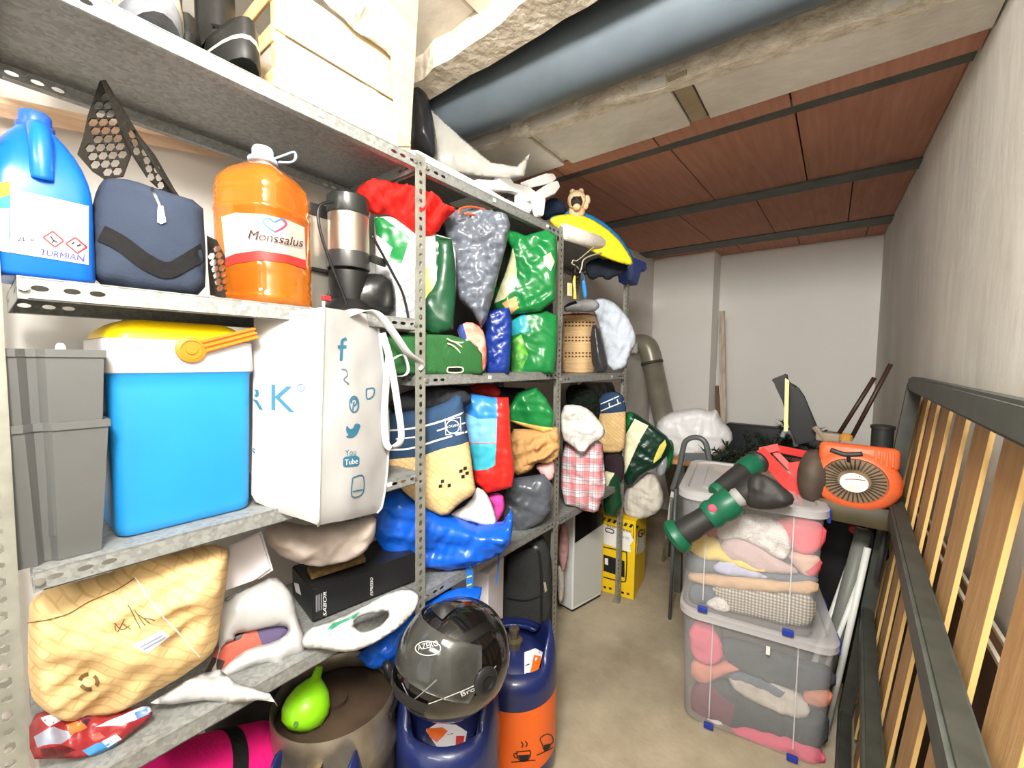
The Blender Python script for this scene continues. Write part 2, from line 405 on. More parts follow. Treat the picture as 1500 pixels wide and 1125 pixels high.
# ================================================================== the room
XW, YB, XL = .27, 4.3, -1.40       # right wall, back wall, left wall
WALLR = concrete('wall_plaster_warm', (206, 202, 192), (230, 227, 219), vs=1.6, bump=.25, bs=14, st=(1, 1, .45))
WALLB = concrete('wall_white', (240, 238, 232), (247, 245, 240), vs=1.2, bump=.08, bs=40)
WALLL = concrete('wall_left_plaster', (212, 208, 202), (232, 228, 222), vs=2, bump=.15, bs=20)
FLOORM = concrete('floor_concrete', (146, 134, 112), (190, 178, 154), vs=2.3, bump=.15, bs=60)
CONC = concrete('ceiling_concrete', (200, 194, 182), (232, 228, 218), vs=3.2, bump=.25, bs=26)
CONCR = concrete('rough_concrete', (188, 176, 156), (238, 230, 214), vs=14, bump=1, bs=40)
REDB = concrete('red_ceramic', (178, 126, 106), (198, 146, 124), vs=5, bump=.2, bs=30, st=(9, .6, 1))
STEELB = M('painted_steel', (88, 90, 84), rough=.6, var=.2, vs=10)
def struct_box(name, c, s, mat, bev=0):
    bm = B(); add_box(bm, c, s, bev=bev); return S(obj(name, bm, mat))
struct_box('floor', (-.5, .9, -.05), (2.4, 7.2, .1), FLOORM)
struct_box('wall_right', (XW+.05, .9, 1.3), (.1, 7.2, 2.6), WALLR)
struct_box('wall_left', (XL-.05, .9, 1.3), (.1, 7.2, 2.6), WALLL)
struct_box('wall_back', (-.55, YB+.05, 1.3), (1.9, .1, 2.6), WALLB)
bm = B(); add_box(bm, (-1.155, YB-.14, 1.3), (.55, .28, 2.6)); add_box(bm, (-.875, YB-.14, 1.3), (.012, .27, 2.6))
S(obj('wall_back_pier', bm, WALLB))
# ceiling: slab panels, two ribs, then the ceramic boards on steel joists
zr = lambda y: 2.18+.055*y if y > 1.63 else 2.235
bm = B(); add_box(bm, (-.5, 2.9, 2.62), (2.4, 3.4, .1)); add_box(bm, (-.5, -.9, 2.42), (2.4, 3.4, .06)); add_box(bm, (-.5, 1.0, 2.6), (2.4, .5, .06))
ceil = S(obj('ceiling', bm, CONC))
for i, x in enumerate((-1.15, -.785, -.65, -.3, .05)):
    x1 = (-1.15, -.785, -.65, -.3, .05, .4)[i+1]
    bm = B(); add_box(bm, ((x+x1)/2, -.1, 2.37-(.012 if i % 2 else 0)), (x1-x-.012, 1.96, .05), bev=.004, seg=1)
    obj('ceiling_panel', bm, CONC, ceil)
def slab(name, x0, x1, ya, yb, ya2, yb2, z0, z1, mat, parent=None, rough=0):
    bm = B(); n = 26; rows = []
    for i in range(n+1):
        t = i/n; x = x0+(x1-x0)*t; j = lambda k: (noise.noise(Vector((x*9, k*7.3, 2)))*rough) if rough else 0
        A, D = ya+(ya2-ya)*t+j(1), yb+(yb2-yb)*t+j(2)*.4
        rows.append([Vector((x, A, z0+j(3)*.3)), Vector((x, D, z0+j(4)*.2)), Vector((x, D, z1)), Vector((x, A, z1))])
    add_loft(bm, rows); return obj(name, bm, mat, parent)
o = S(slab('ceiling_rib', XL, XW, .86, .94, .79, .90, 2.27, 2.6, CONCR, rough=.02))
o = S(slab('ceiling_rib', XL, XW, 1.165, 1.2, 1.31, 1.35, 2.228, 2.6, CONCR, rough=.02))
# the concrete edge beam: blocks with mortar joints between
beam = S(slab('ceiling_beam', XL, XW, 1.2, 1.5, 1.35, 1.515, 2.262, 2.6, CONC))
for (a, b_, dz) in ((-1.39, -.915, 0), (-.875, -.42, .003), (-.355, .265, 0)):
    y = lambda x: 1.195+.09*(x+1.07)
    bm = B(); pts = [Vector((a, y(a), 2.234-dz)), Vector((b_, y(b_), 2.234-dz)), Vector((b_, 1.512, 2.234-dz)), Vector((a, 1.512, 2.234-dz))]
    add_prism(bm, pts, (0, 0, .03)); obj('concrete_block', bm, CONC, beam)
bm = B(); add_box(bm, (-.895, 1.35, 2.252), (.03, .3, .012)); obj('mortar_joint', bm, CONCR, beam)
bm = B(); add_box(bm, (-.388, 1.38, 2.244), (.05, .26, .012)); obj('mortar_patch', bm, concrete('mortar_brown', (150, 136, 110), (178, 164, 138)), beam)
# ceramic boards between the joists
joy = [(1.517, 1.625), (1.72, 2.545), (2.66, 3.63), (3.82, YB)]
roof = None
for k, (ya, yb) in enumerate(joy):
    bm = B(); rows = [[Vector((XL, ya-.03, zr(ya)+.045)), Vector((XW, ya-.03, zr(ya)+.045)), Vector((XW, yb+.03, zr(yb)+.045)), Vector((XL, yb+.03, zr(yb)+.045))]]
    add_prism(bm, rows[0], (0, 0, .02)); o = S(obj('ceiling_ceramic', bm, REDB))
    w_ = .42; x = XL
    off = (0, .0, .18, .3)[k]; xs = [XL]+[v for v in [XL+off+w_*i for i in range(1, 5)] if v < XW-.05]+[XW]
    for a, b_ in zip(xs, xs[1:]):
        bm = B(); pts = [Vector((a+.003, ya-.0, zr(ya)+.014)), Vector((b_-.003, ya-.0, zr(ya)+.014)), Vector((b_-.003, yb+.0, zr(yb)+.014)), Vector((a+.003, yb+.0, zr(yb)+.014))]
        add_prism(bm, pts, (0, 0, .03)); obj('ceramic_board', bm, REDB, o)
for ya, yb in ((1.625, 1.72), (2.545, 2.66), (3.63, 3.82)):
    bm = B(); ym = (ya+yb)/2; z = zr(ym)
    add_box(bm, (-.56, ym, z+.006), (1.68, yb-ya, .012)); add_box(bm, (-.56, ym, z+.07), (1.68, .02, .12))
    tag(obj('steel_joist', bm, STEELB), 'dark steel joist carrying the red ceramic boards, %s' % {1.625: 'nearest to the concrete beam', 2.545: 'middle of the three', 3.63: 'farthest, just before the white back wall'}[ya], 'joist', 'steel joists under the ceramic ceiling')
# grey drain pipe in the recess between the ribs
t = thing('drain_pipe', 'thick grey plastic drain pipe running under the concrete ceiling', 'pipe', (-.5, 1.03, 2.34))
bm = B(); add_tube(bm, [(XL+.02, 1.058, 2.312), (XW-.01, 1.15, 2.312)], .1, seg=32); obj('pipe_body', bm, plas('pipe_grey', (86, 96, 104), rough=.4, var=.08), t, sharp=50)
# ================================================================== shelving
ZS = {1: (1.986, 1.539, 1.099, .730), 2: (1.982, 1.380, .727), 3: (1.980, 1.360, .722)}
YS = (.0225, .7743, 1.5347, 2.2692); XF, XB = -.933, -1.29
POST = M('post_steel', (150, 150, 140), rough=.45, metal=.3, var=.12, vs=25)
STICK = M('paper_sticker', (225, 222, 212), rough=.7)
BOLT = M('bolt_zinc', (190, 190, 185), rough=.35, metal=.8)
def slots(z0, z1, cx, big=.017, sm_=.011, w=.0055, pitch=.025):
    o = []; z = z0+.02; k = 0
    while z < z1-.02:
        h = (big if k % 2 else sm_)/2; o.append([(cx-w, z-h*.6), (cx, z-h), (cx+w, z-h*.6), (cx+w, z+h*.6), (cx, z+h), (cx-w, z+h*.6)]); z += pitch; k += 1
    return o
def post(parent, x, y, sx, sy, top=1.995):
    """L upright: one flange facing the aisle, one facing along the row"""
    W_ = .036
    bm = B()
    b1 = holed('', [(0, 0), (W_, 0), (W_, top), (0, top)], slots(0, top, .019), (Vector((x, y if sy > 0 else y-W_, 0)), Vector((0, 1, 0)), Vector((0, 0, 1)), Vector((sx, 0, 0))), .0018, None)
    b2 = holed('', [(0, 0), (W_, 0), (W_, top), (0, top)], slots(0, top, .019), (Vector((x-(W_ if sx > 0 else 0), y, 0)), Vector((1, 0, 0)), Vector((0, 0, 1)), Vector((0, -sy, 0))), .0018, None)
    for q in (b1, b2):
        me = bpy.data.meshes.new('t'); q.to_mesh(me); q.free(); bm.from_mesh(me); bpy.data.meshes.remove(me)
    add_box(bm, (x-sx*.018, y+sy*.018, .004), (.04, .04, .008))
    return obj('post', bm, POST, parent)
def shelf(parent, y0, y1, z, stickers=()):
    lip = .033; gap = .004; ya, yb = y0+gap, y1-gap; L_ = yb-ya
    bm = B(); add_box(bm, ((XF+XB)/2, (ya+yb)/2, z-.001), (XF-XB-.002, L_, .002))
    def hs(Lg): return [oval(c, -.016, .0095, .0045, 10) for c in (.022, .055, .083) ]+[oval(Lg-c, -.016, .0095, .0045, 10) for c in (.022, .055, .083)]
    for fr, Lg in (((Vector((XF-.002, ya, z)), Vector((0, 1, 0)), Vector((0, 0, 1)), Vector((1, 0, 0))), L_), ((Vector((XB+.002, ya, z)), Vector((0, 1, 0)), Vector((0, 0, 1)), Vector((-1, 0, 0))), L_),
                   ((Vector((XB, ya, z)), Vector((1, 0, 0)), Vector((0, 0, 1)), Vector((0, -1, 0))), XF-XB), ((Vector((XB, yb, z)), Vector((1, 0, 0)), Vector((0, 0, 1)), Vector((0, 1, 0))), XF-XB)):
        q = holed('', [(0, -lip), (Lg, -lip), (Lg, 0), (0, 0)], hs(Lg), fr, .0012, None)
        me = bpy.data.meshes.new('t'); q.to_mesh(me); q.free(); bm.from_mesh(me); bpy.data.meshes.remove(me)
    add_box(bm, (XF-.011, (ya+yb)/2, z-lip+.001), (.018, L_-.02, .0015)); add_box(bm, (XB+.011, (ya+yb)/2, z-lip+.001), (.018, L_-.02, .0015))
    o = obj('shelf_board', bm, GALV, parent)
    for f in stickers:
        s = B(); add_box(s, (XF-.0005, ya+L_*f, z-.014), (.002, .014, .011)); obj('price_sticker', s, STICK, o)
    return o
t = thing('shelving_rack', 'long rack of grey slotted-steel shelving in three bays along the left wall', 'shelving', ((XF+XB)/2, 1.15, 0))
for k in (1, 2, 3):
    y0, y1 = YS[k-1], YS[k]
    post(t, XF, y0 if k == 1 else y0+.018, 1, -1); post(t, XB, y0 if k == 1 else y0+.018, -1, -1)
    if k == 3: post(t, XF, y1+.018, 1, -1); post(t, XB, y1+.018, -1, -1)
    for i, z in enumerate(ZS[k]):
        shelf(t, y0+(.01 if k == 1 else 0), y1, z, {(1, 0): (.62,), (1, 2): (.86,), (2, 0): (.42, .86), (2, 1): (.4,), (3, 1): (.75,)}.get((k, i), ()))
        for yy in (y0+.02, y1-.02):
            bm = B(); add_lathe(bm, [(.006, 0), (.006, .004)], (XF+.0005, yy, z-.016), (1, 0, 0), seg=8); obj('bolt', bm, BOLT, t)
t = thing('wooden_batten', 'pale wooden batten fixed to the wall below the top shelf', 'batten', (-1.36, .2, 1.92))
pa, pb = PX((-40, 148), -1.36), PX((330, 222), -1.36)
bm = B(); add_tube(bm, [pa, pb], .02, seg=4); obj('batten_wood', bm, grainwood('batten_pine', (222, 184, 150), (240, 208, 178)), t)
# ================================================================== near bay
WHITE = plas('white_plastic', (216, 216, 214)); BLACK = plas('black_plastic', (24, 24, 25), rough=.4); INK = M('black_ink', (25, 25, 28), rough=.6)
CREAM = M('print_cream', (244, 240, 205), rough=.5); REDINK = M('red_ink', (200, 40, 40), rough=.5); WINK = M('white_ink', (240, 240, 238), rough=.5)
# --- top shelf: trainer and boot, toes over the edge
def shoe(name, label, y0, ln, wd, z, mats, high=0, xt=-.915, rot=0, oh=.026, mh=.018):
    t = thing(name, label, 'shoe', (xt-ln/2, y0, z)); mid, outs, upp, acc = mats
    def outl(k, zz, gx=0, g=1):
        o = []
        for i in range(24):
            a = 2*math.pi*i/24; cx, sy = math.cos(a), math.sin(a)
            L2 = ln/2; yy = sy*wd/2*(1 if cx > 0 else .82)*g; xx = cx*L2*(1 if g == 1 else .97)
            lift = .034*max(0, cx-.45)**1.5 if k == 0 else .034*max(0, cx-.45)**1.5
            p = Vector((xx+gx, yy, zz+lift)); c, s = math.cos(rot), math.sin(rot)
            o.append(Vector((xt-ln/2+p.x*c-p.y*s, y0+p.x*s+p.y*c, z+p.z)))
        return o
    bm = B(); add_loft(bm, [outl(0, .001, g=.94), outl(0, .012), outl(0, oh, g=1.01)]); obj('outsole', bm, outs, t, sharp=50)
    bm = B(); add_loft(bm, [outl(0, oh+.0005, g=1.01), outl(0, oh+mh*.5, g=1.04), outl(0, oh+mh, g=1.0)]); obj('midsole', bm, mid, t, sharp=60)
    bm = B(); R = []; sole_h = oh+mh
    for f, h in ((.99, sole_h+.0005), (.95, sole_h+.02), (.84, sole_h+.036)): R.append(outl(0, h, g=f))
    for h in ((.07, .1) if not high else (.08, .13, .2, .28, .34)):
        ring = outl(0, h, g=.8); cx = -.05 if not high else -.055; sx = .62 if not high else .42
        c0 = Vector((xt-ln/2, y0, 0)); R.append([Vector((c0.x+(p.x-c0.x)*sx+cx, p.y, z+h)) for p in ring])
    add_loft(bm, R); obj('upper', bm, upp, t, sharp=70)
    bm = B(); c0 = Vector((xt-.075, y0, z+sole_h+.05))
    for i in range(4): add_tube(bm, [c0+Vector((-.022*i, -.02, .012*i)), c0+Vector((-.022*i, 0, .012*i+.008)), c0+Vector((-.022*i, .02, .012*i))], .0035, seg=6)
    obj('laces', bm, acc, t); return t
bge = plas('sole_beige', (222, 212, 190), rough=.6)
tr = shoe('trainer', 'worn grey trainer with off-white sole and orange patch on the top shelf edge', .212, .27, .1, 1.988, (bge, M('sole_grey', (116, 116, 122), rough=.6, rgb2=(150, 152, 160), vs=30), cloth('trainer_mesh', (196, 196, 192)), WHITE), oh=.034, mh=.016)
stamp('orange_patch', tr, tr.children[0], [[(218, 32), (226, 24), (244, 34), (262, 48), (256, 52), (236, 42)]], M('sole_orange', (226, 96, 50), rough=.6), res=4)
shoe('trainer', 'dark trainer at the left end of the top shelf, mostly out of frame', .085, .27, .1, 1.988, (plas('sole_dark', (70, 60, 62)), BLACK, cloth('trainer_dark', (60, 46, 50)), BLACK))
lea = M('boot_leather', (40, 40, 38), rough=.35, var=.3, vs=12, bump=.1)
shoe('boot', 'tall black leather boot with a beige welt beside the pine crate', .343, .28, .095, 1.988, (bge, plas('rubber_black', (34, 34, 33), rough=.5), lea, BLACK), high=1, oh=.036, mh=.006)
shoe('boot', 'black boot standing behind and left of its pair beside the crate', .27, .27, .09, 1.988, (BLACK, plas('rubber_black'), lea, M('yellow_lace', (190, 180, 60))), high=1, xt=-1.0)
# --- pine fruit crate
pine = grainwood('crate_pine', (208, 188, 150), (224, 206, 172), (4, 1, 30), vs=2); pine2 = grainwood('crate_pine_edge', (226, 186, 128), (240, 208, 156), (4, 1, 30), vs=2)
t = thing('wooden_crate', 'pale pine fruit crate holding a white cloth on the top shelf', 'crate', (-1.08, .57, 1.988))
y0, y1, x0, x1 = .40, .745, -1.24, -.945
def board(c, s, mat=pine): bm = B(); add_box(bm, c, s, bev=.0015, seg=1); return obj('board', bm, mat, t)
for z0, z1 in ((1.989, 2.101), (2.104, 2.215)):
    board((x1, (y0+y1)/2, (z0+z1)/2), (.007, y1-y0, z1-z0-.003)); board((x0, (y0+y1)/2, (z0+z1)/2), (.007, y1-y0, z1-z0-.003))
for z0, z1 in ((1.992, 2.03), (2.085, 2.12), (2.17, 2.205)):
    board(((x0+x1)/2, y0, (z0+z1)/2), (x1-x0-.01, .007, z1-z0), pine2); board(((x0+x1)/2, y1, (z0+z1)/2), (x1-x0-.01, .007, z1-z0), pine2)
for z in (2.01, 2.045, 2.1, 2.155, 2.2): board((x1-.03, y1+.006, z), (.045, .012, .024), pine2)
bm = B(); add_box(bm, ((x0+x1)/2, (y0+y1)/2, 1.993), (x1-x0, y1-y0, .006)); obj('base', bm, pine2, t)
for x, y in ((x1-.012, y0+.012), (x0+.012, y0+.012), (x0+.012, y1-.012)):
    bm = B(); add_box(bm, (x, y, 2.12), (.02, .02, .25)); obj('corner_post', bm, pine2, t)
bm = B(); q = [PX((583, 214), -.937), PX((601, 214), -.937), PX((613, -2), -.868), PX((570, -2), -.868)]; add_prism(bm, q, (-.008, 0, 0)); obj('corner_post', bm, pine, t)
wc = cloth('white_cotton', (216, 213, 208))
soft('cloth', [(470, -6), (572, -6), (598, 60), (592, 108), (583, 92), (560, 70), (520, 45), (498, 22), (475, 4)], wc, at=Vector((-.925, .6, 2.2)), n=Vector((1, 0, .1)), T=.02, wr=.012, ws=.035, an=3, ang=-50, crease=.7, label='white cotton cloth spilling over the front of the pine crate', cat='cloth')
soft('bag', [(596, 120), (606, 110), (625, 130), (640, 200), (640, 235), (612, 222), (600, 212), (597, 160)], bagm('dark_bag', (38, 38, 42)), at=Vector((-1.1, .9, 2.0)), T=.06, label='dark bag pushed in behind the pine crate on the top shelf', cat='bag')
# --- bleach jug
jb = plas('jug_blue', (20, 104, 214), rough=.3, var=.06, coat=.2); jc = Vector((-1.005, .067, 1.5395))
t = thing('bleach_jug', 'large blue plastic jug with a white label at the left end of the shelf', 'jug', jc)
zt = PX((62, 172), -1.0).z
H = zt-jc.z; hx, hy = .07, .0535
bm = B(); R = [rr3(jc.x, jc.y, jc.z+h, hx*a, hy*b_, r_) for h, a, b_, r_ in ((0, .94, .94, .02), (.006, 1, 1, .02), (.5*H, 1, 1, .018), (.56*H, .985, .985, .02), (.62*H, .95, .95, .024), (.7*H, .83, .86, .024), (.78*H, .66, .72, .022), (.85*H, .48, .55, .02), (.9*H, .34, .4, .016), (.915*H, .28, .27, .014))]
add_loft(bm, R); jug = obj('body', bm, jb, t, sharp=60)
bm = B(); add_lathe(bm, [(.019, 0), (.021, .003), (.021, .01), (.018, .012), (.018, .026), (.015, .03)], (jc.x, jc.y, jc.z+.9*H), seg=20); obj('cap', bm, plas('cap_blue', (40, 90, 200)), t, sharp=50)
bm = B(); pts = smoothpath([(jc.x+.014, jc.y, jc.z+.9*H), (jc.x+.044, jc.y, jc.z+.87*H), (jc.x+.062, jc.y, jc.z+.78*H), (jc.x+.068, jc.y, jc.z+.66*H), (jc.x+.066, jc.y, jc.z+.56*H)], 4); add_tube(bm, pts, .0125, seg=12); obj('handle', bm, jb, t, smooth=True)
lw = M('label_white', (186, 186, 196), rough=.45)
stamp('label', t, jug, [[(15, 276), (129, 302), (129, 388), (15, 370)]], lw, res=8); stamp('label', t, jug, [[(0, 268), (14, 266), (14, 286), (0, 290)]], M('label_yellow', (250, 196, 20)), res=5); stamp('label', t, jug, [[(0, 290), (14, 287), (14, 304), (0, 306)]], M('label_cyan', (40, 160, 215)), res=5); stamp('label', t, jug, [[(0, 306), (14, 305), (14, 370), (0, 368)]], lw, res=6)
txt(t, jug, '2L e', (25, 354), (50, 354), 7, INK, off=.0045)
for cx, cy in ((78, 350), (111, 359)):
    stroke('hazard_diamond', t, jug, [[(cx-15, cy-2), (cx-1, cy-11)], [(cx-1, cy-11), (cx+15, cy+3)], [(cx+15, cy+3), (cx+2, cy+12)], [(cx+2, cy+12), (cx-15, cy-2)]], 2.2, REDINK, off=.002)
stroke('hazard_mark', t, jug, [[(74, 346), (78, 352), (84, 355)], [(79, 352), (76, 356)]], 2, INK, off=.002); stroke('hazard_mark', t, jug, [[(104, 358), (109, 355)], [(112, 361), (118, 358)]], 2, INK, off=.002)
txt(t, jug, 'TURMIAN', (58, 374), (121, 383), 9, M('violet_ink', (50, 40, 140)), off=.0045)
stroke('fine_print', t, jug, [[(24, 279), (128, 304)], [(26, 285), (126, 309)]], 1.1, M('grey_ink', (130, 140, 165)), off=.002)
# --- lunch cooler bag
NAVY = cloth('navy_canvas', (52, 60, 76), bs=160, bump=.12)
t = thing('cooler_bag', 'dark slate cooler bag with a wide black strap, standing beside the blue jug', 'bag', (-1.0, .19, 1.54))
cb = soft('body', [(148, 265), (160, 260), (192, 263), (237, 279), (297, 297), (299, 330), (302, 380), (300, 434), (252, 433), (182, 424), (136, 414), (133, 380), (132, 330), (137, 290)], NAVY, at=PX((215, 380), -.96), T=.035, Tb=.09, R=.022, sm=1, wr=.005, ws=.07, parent=t)
stroke('strap', t, cb, [[(150, 342), (180, 358), (212, 382), (244, 396), (270, 385), (303, 364)]], 24, cloth('webbing_black', (30, 29, 30)), off=.003)
stroke('zipper', t, cb, [[(222, 276), (230, 292), (235, 304)]], 4, BLACK, off=.002); stamp('zip_puller', t, cb, [[(232, 304), (239, 303), (243, 326), (236, 329), (231, 326)]], M('zip_metal', (190, 190, 180), metal=.7, rough=.4), off=.004)
# --- stiff netting folded behind it
NET = cloth('net_brown', (44, 41, 36), bump=.4)
t = thing('netting', 'dark brown plastic netting standing up behind the slate cooler bag', 'net', (-1.1, .2, 1.54))
def netpanel(poly, at, n, cell=.015, ang=60, th=.004):
    fr = frame_at(at, n); a, u, v, nn = fr; to2 = lambda p: (lambda q: Vector((q.dot(u), q.dot(v))))(PP(p, a, nn)-a)
    q = [to2(p) for p in poly]; qa = np.array([tuple(p) for p in q]); x0, y0 = qa.min(0); x1, y1 = qa.max(0); hs = []; ca, sa = math.cos(math.radians(ang)), math.sin(math.radians(ang))
    r = 0; lim = max(x1-x0, y1-y0)*1.5; cx, cy = (x0+x1)/2, (y0+y1)/2
    for i in range(int(-lim/cell), int(lim/cell)):
        for j in range(int(-lim/cell), int(lim/cell)):
            X = (i+.5*(j % 2))*cell*1.5; Y = j*cell*.66; px_, py_ = cx+X*ca-Y*sa, cy+X*sa+Y*ca
            if not inpoly(np.array([[px_, py_]]), qa)[0] or bdist(np.array([[px_, py_]]), qa)[0] < cell*.5: continue
            hs.append([Vector((px_+dx*ca-dy*sa, py_+dx*sa+dy*ca)) for dx, dy in oval(0, 0, cell*.66, cell*.43, 6)])
    bm = holed('', dens(q, .02), hs, fr, th, None); return obj('net_panel', bm, NET, t)
a0 = Vector((-1.12, .2, 1.7))
netpanel([(146, 118), (153, 118), (178, 175), (196, 215), (180, 258), (152, 262), (134, 250), (113, 226), (122, 200), (128, 170)], a0, Vector((.9, -.35, 0)))
netpanel([(150, 117), (158, 122), (190, 180), (228, 228), (262, 288), (242, 284), (218, 262), (196, 228), (176, 184)], a0+Vector((.03, .0, 0)), Vector((.9, .3, 0)))
netpanel([(303, 345), (318, 352), (332, 380), (347, 434), (330, 436), (308, 432), (305, 395)], Vector((-1.02, .32, 1.6)), Vector((.9, -.2, 0)), cell=.013)
bm = B(); add_tube(bm, [PX((152, 118), -1.1), PX((196, 190), -1.1), PX((232, 250), -1.085), PX((262, 290), -1.08)], .0035, seg=6); obj('net_edge', bm, NET, t)
# --- eight-litre bottle
AMB = M('amber_liquid', (232, 144, 50), rough=.08, rgb2=(208, 112, 30), vs=5, coat=.8, trans=.55, ior=1.33)
bc = Vector((-1.035, .408, 1.5395)); ztop = PX((378, 212), -1.06).z; Hb = ztop-bc.z-.03
t = thing('water_bottle', 'big ribbed clear bottle of amber liquid with a blue cap and carry loop', 'bottle', bc)
prof = [(0, .9), (.01, 1), (.06, 1.01), (.075, .975), (.1, 1.0), (.12, .975), (.15, 1.0), (.17, .975), (.2, 1), (.3, 1), (.305, .985), (.58, .985), (.585, 1), (.61, 1), (.625, .965), (.65, 1), (.665, .965), (.69, 1), (.705, .965), (.73, .985), (.79, .93), (.85, .76), (.9, .5), (.935, .3), (.945, .25), (.96, .25)]
bm = B(); add_loft(bm, [rr3(bc.x, bc.y, bc.z+h*Hb, .081*s_, .081*s_, .045*s_, rot=.5, n=6) for h, s_ in prof]); bot = obj('body', bm, AMB, t, smooth=True)
CAPB = plas('cap_pale_blue', (176, 196, 216)); ct = bc+Vector((0, 0, Hb*.955))
bm = B(); add_lathe(bm, [(.027, -.006), (.03, -.004), (.03, .004), (.022, .008), (.022, .024), (.019, .03)], ct, seg=24); obj('cap', bm, CAPB, t, sharp=50)
bm = B(); q = ct+Vector((.02, .014, .006)); add_ribbon(bm, smoothpath([q, q+Vector((.0, .024, .018)), q+Vector((-.004, .046, .034)), q+Vector((-.004, .05, .022)), q+Vector((0, .036, .006)), q+Vector((.002, .01, -.004))], 5), .009, .004, Vector((1, 0, 0))); obj('carry_loop', bm, CAPB, t, smooth=True)
lp = stamp('label', t, bot, [[(325, 318), (345, 312), (385, 314), (420, 322), (445, 333), (447, 382), (420, 374), (380, 368), (345, 372), (331, 378)]], M('label_ivory', (188, 180, 172), rough=.4), res=6, off=.0015)
stamp('label', t, bot, [[(331, 378), (345, 372), (380, 367), (420, 373), (447, 381), (447, 394), (420, 385), (380, 381), (345, 386), (332, 391)]], M('label_red', (206, 50, 44)), res=6, off=.0016)
txt(t, bot, 'Monssalus', (366, 350), (440, 362), 13, M('maroon_ink', (60, 26, 34)), off=.005, upv=(.25, -1))
stroke('heart', t, bot, [[(402, 340), (390, 331), (386, 324), (393, 320), (401, 326)], [(402, 340), (413, 334), (418, 327), (412, 321), (402, 326)]], 3, M('heart_blue', (70, 110, 170)), off=.002); stroke('heart', t, bot, [[(402, 340), (413, 334), (418, 328), (413, 322)]], 2.4, M('heart_pink', (200, 60, 90)), off=.0023)
# --- coffee maker group
STEEL = M('brushed_steel', (176, 160, 146), rough=.28, metal=.85, var=.12, vs=4, stretch=(1, 1, .05)); DKST = M('dark_gloss', (40, 42, 40), rough=.25)
cc = Vector((-1.05, .64, 1.5395)); zl = lambda y_: PX((512, y_), -1.0).z
t = thing('coffee_grinder', 'steel and black countertop appliance with a round steel drum and side knob', 'appliance', cc)
c2 = PX((511, 400), -1.03); rad = .052
bm = B(); add_lathe(bm, [(rad, PX((511, 392), -1.03).z-c2.z-.0), (rad, PX((511, 318), -1.03).z-c2.z)], c2, seg=36); obj('drum', bm, STEEL, t, sharp=40)
bm = B(); add_lathe(bm, [(rad+.001, 0), (rad+.003, .004), (rad+.001, .046), (rad-.004, .05)], (c2.x, c2.y, PX((511, 318), -1.03).z), seg=36); obj('lid', bm, DKST, t, sharp=40)
zc = PX((511, 372), -1.03).z
bm = B(); add_lathe(bm, [(rad+.001, -.042), (rad+.002, -.038), (rad+.002, 0)], (c2.x, c2.y, zc), seg=36); obj('collar', bm, M('collar_grey', (72, 72, 72), rough=.3, metal=.5), t, sharp=40)
bm = B(); kx = PX((554, 383), -1.0); add_lathe(bm, [(.022, -.008), (.024, -.004), (.024, .01), (.021, .013)], kx, (.4, .1, 1), seg=20); obj('knob', bm, DKST, t, sharp=40)
bm = B(); add_lathe(bm, [(.07, 0), (.072, .01), (.045, .04), (.05, .075), (rad, PX((511, 400), -1.03).z-cc.z)], (c2.x, c2.y, cc.z), seg=32); obj('base', bm, BLACK, t, sharp=40)
for k, (u0, v0) in enumerate(((527, 382), (532, 383), (537, 384))):
    p = PX((u0, v0), -.985); bm = B(); add_box(bm, p, (.004, .004, .022), bev=.001); obj('switch', bm, M('chrome', (220, 220, 220), rough=.15, metal=1), t)
t = thing('coffee_maker', 'grey steel coffee machine half hidden between the amber bottle and the round drum', 'appliance', (-1.12, .55, 1.5395))
yb0, yb1 = PX((447, 380), -1.08).y, PX((486, 380), -1.08).y; zz1 = PX((460, 300), -1.08).z
bm = B(); add_loft(bm, [rr3(-1.14, (yb0+yb1)/2, z, .07, (yb1-yb0)/2, .012) for z in (1.54, zz1-.03)]); obj('body', bm, M('steel_grey', (150, 146, 138), rough=.35, metal=.6), t, sharp=40)
bm = B(); add_loft(bm, [rr3(-1.14, (yb0+yb1)/2, z, .074, (yb1-yb0)/2+.003, .014) for z in (zz1-.03, zz1)]); obj('lid', bm, BLACK, t, sharp=40)
bm = B(); add_box(bm, PX((470, 396), -1.06), (.01, .05, .008)); obj('shelf_rim', bm, BLACK, t)
t = thing('power_cord', 'black power cord hanging down in front of the steel drum', 'cord', PX((480, 360), -.99))
bm = B(); add_tube(bm, smoothpath([PX(p, -.985) for p in ((488, 296), (470, 300), (466, 320), (474, 355), (490, 400), (502, 430), (512, 460))], 5), .0038, seg=8); obj('cable', bm, BLACK, t, smooth=True)
t = thing('power_cord', 'black cord drooping over the shelf edge beside the slotted post', 'cord', PX((580, 420), -.96))
bm = B(); add_tube(bm, smoothpath([PX(p, -.958) for p in ((545, 345), (560, 372), (575, 400), (590, 430), (598, 465), (598, 485))], 5), .0036, seg=8); obj('cable', bm, BLACK, t, smooth=True)
soft('bag', [(478, 425), (500, 405), (540, 400), (572, 402), (580, 430), (578, 462), (540, 464), (500, 462), (480, 455)], bagm('black_bag', (26, 27, 28)), at=PX((540, 440), -1.0), T=.03, wr=.008, label='crumpled black plastic bag under the steel drum', cat='bag')
t = thing('patterned_box', 'grey box printed with pale circles beside the slotted post', 'box', (-1.04, .7, 1.54))
pb = PX((580, 460), -1.0); pt = PX((580, 384), -1.0); pr = PX((612, 460), -1.0)
bm = B(); add_box(bm, (-1.05, (pb.y+pr.y)/2, (1.5395+pt.z)/2), (.1, pr.y-pb.y, pt.z-1.5395), bev=.003); pbx = obj('carton', bm, M('carton_grey', (206, 208, 214), rough=.5), t, sharp=40)
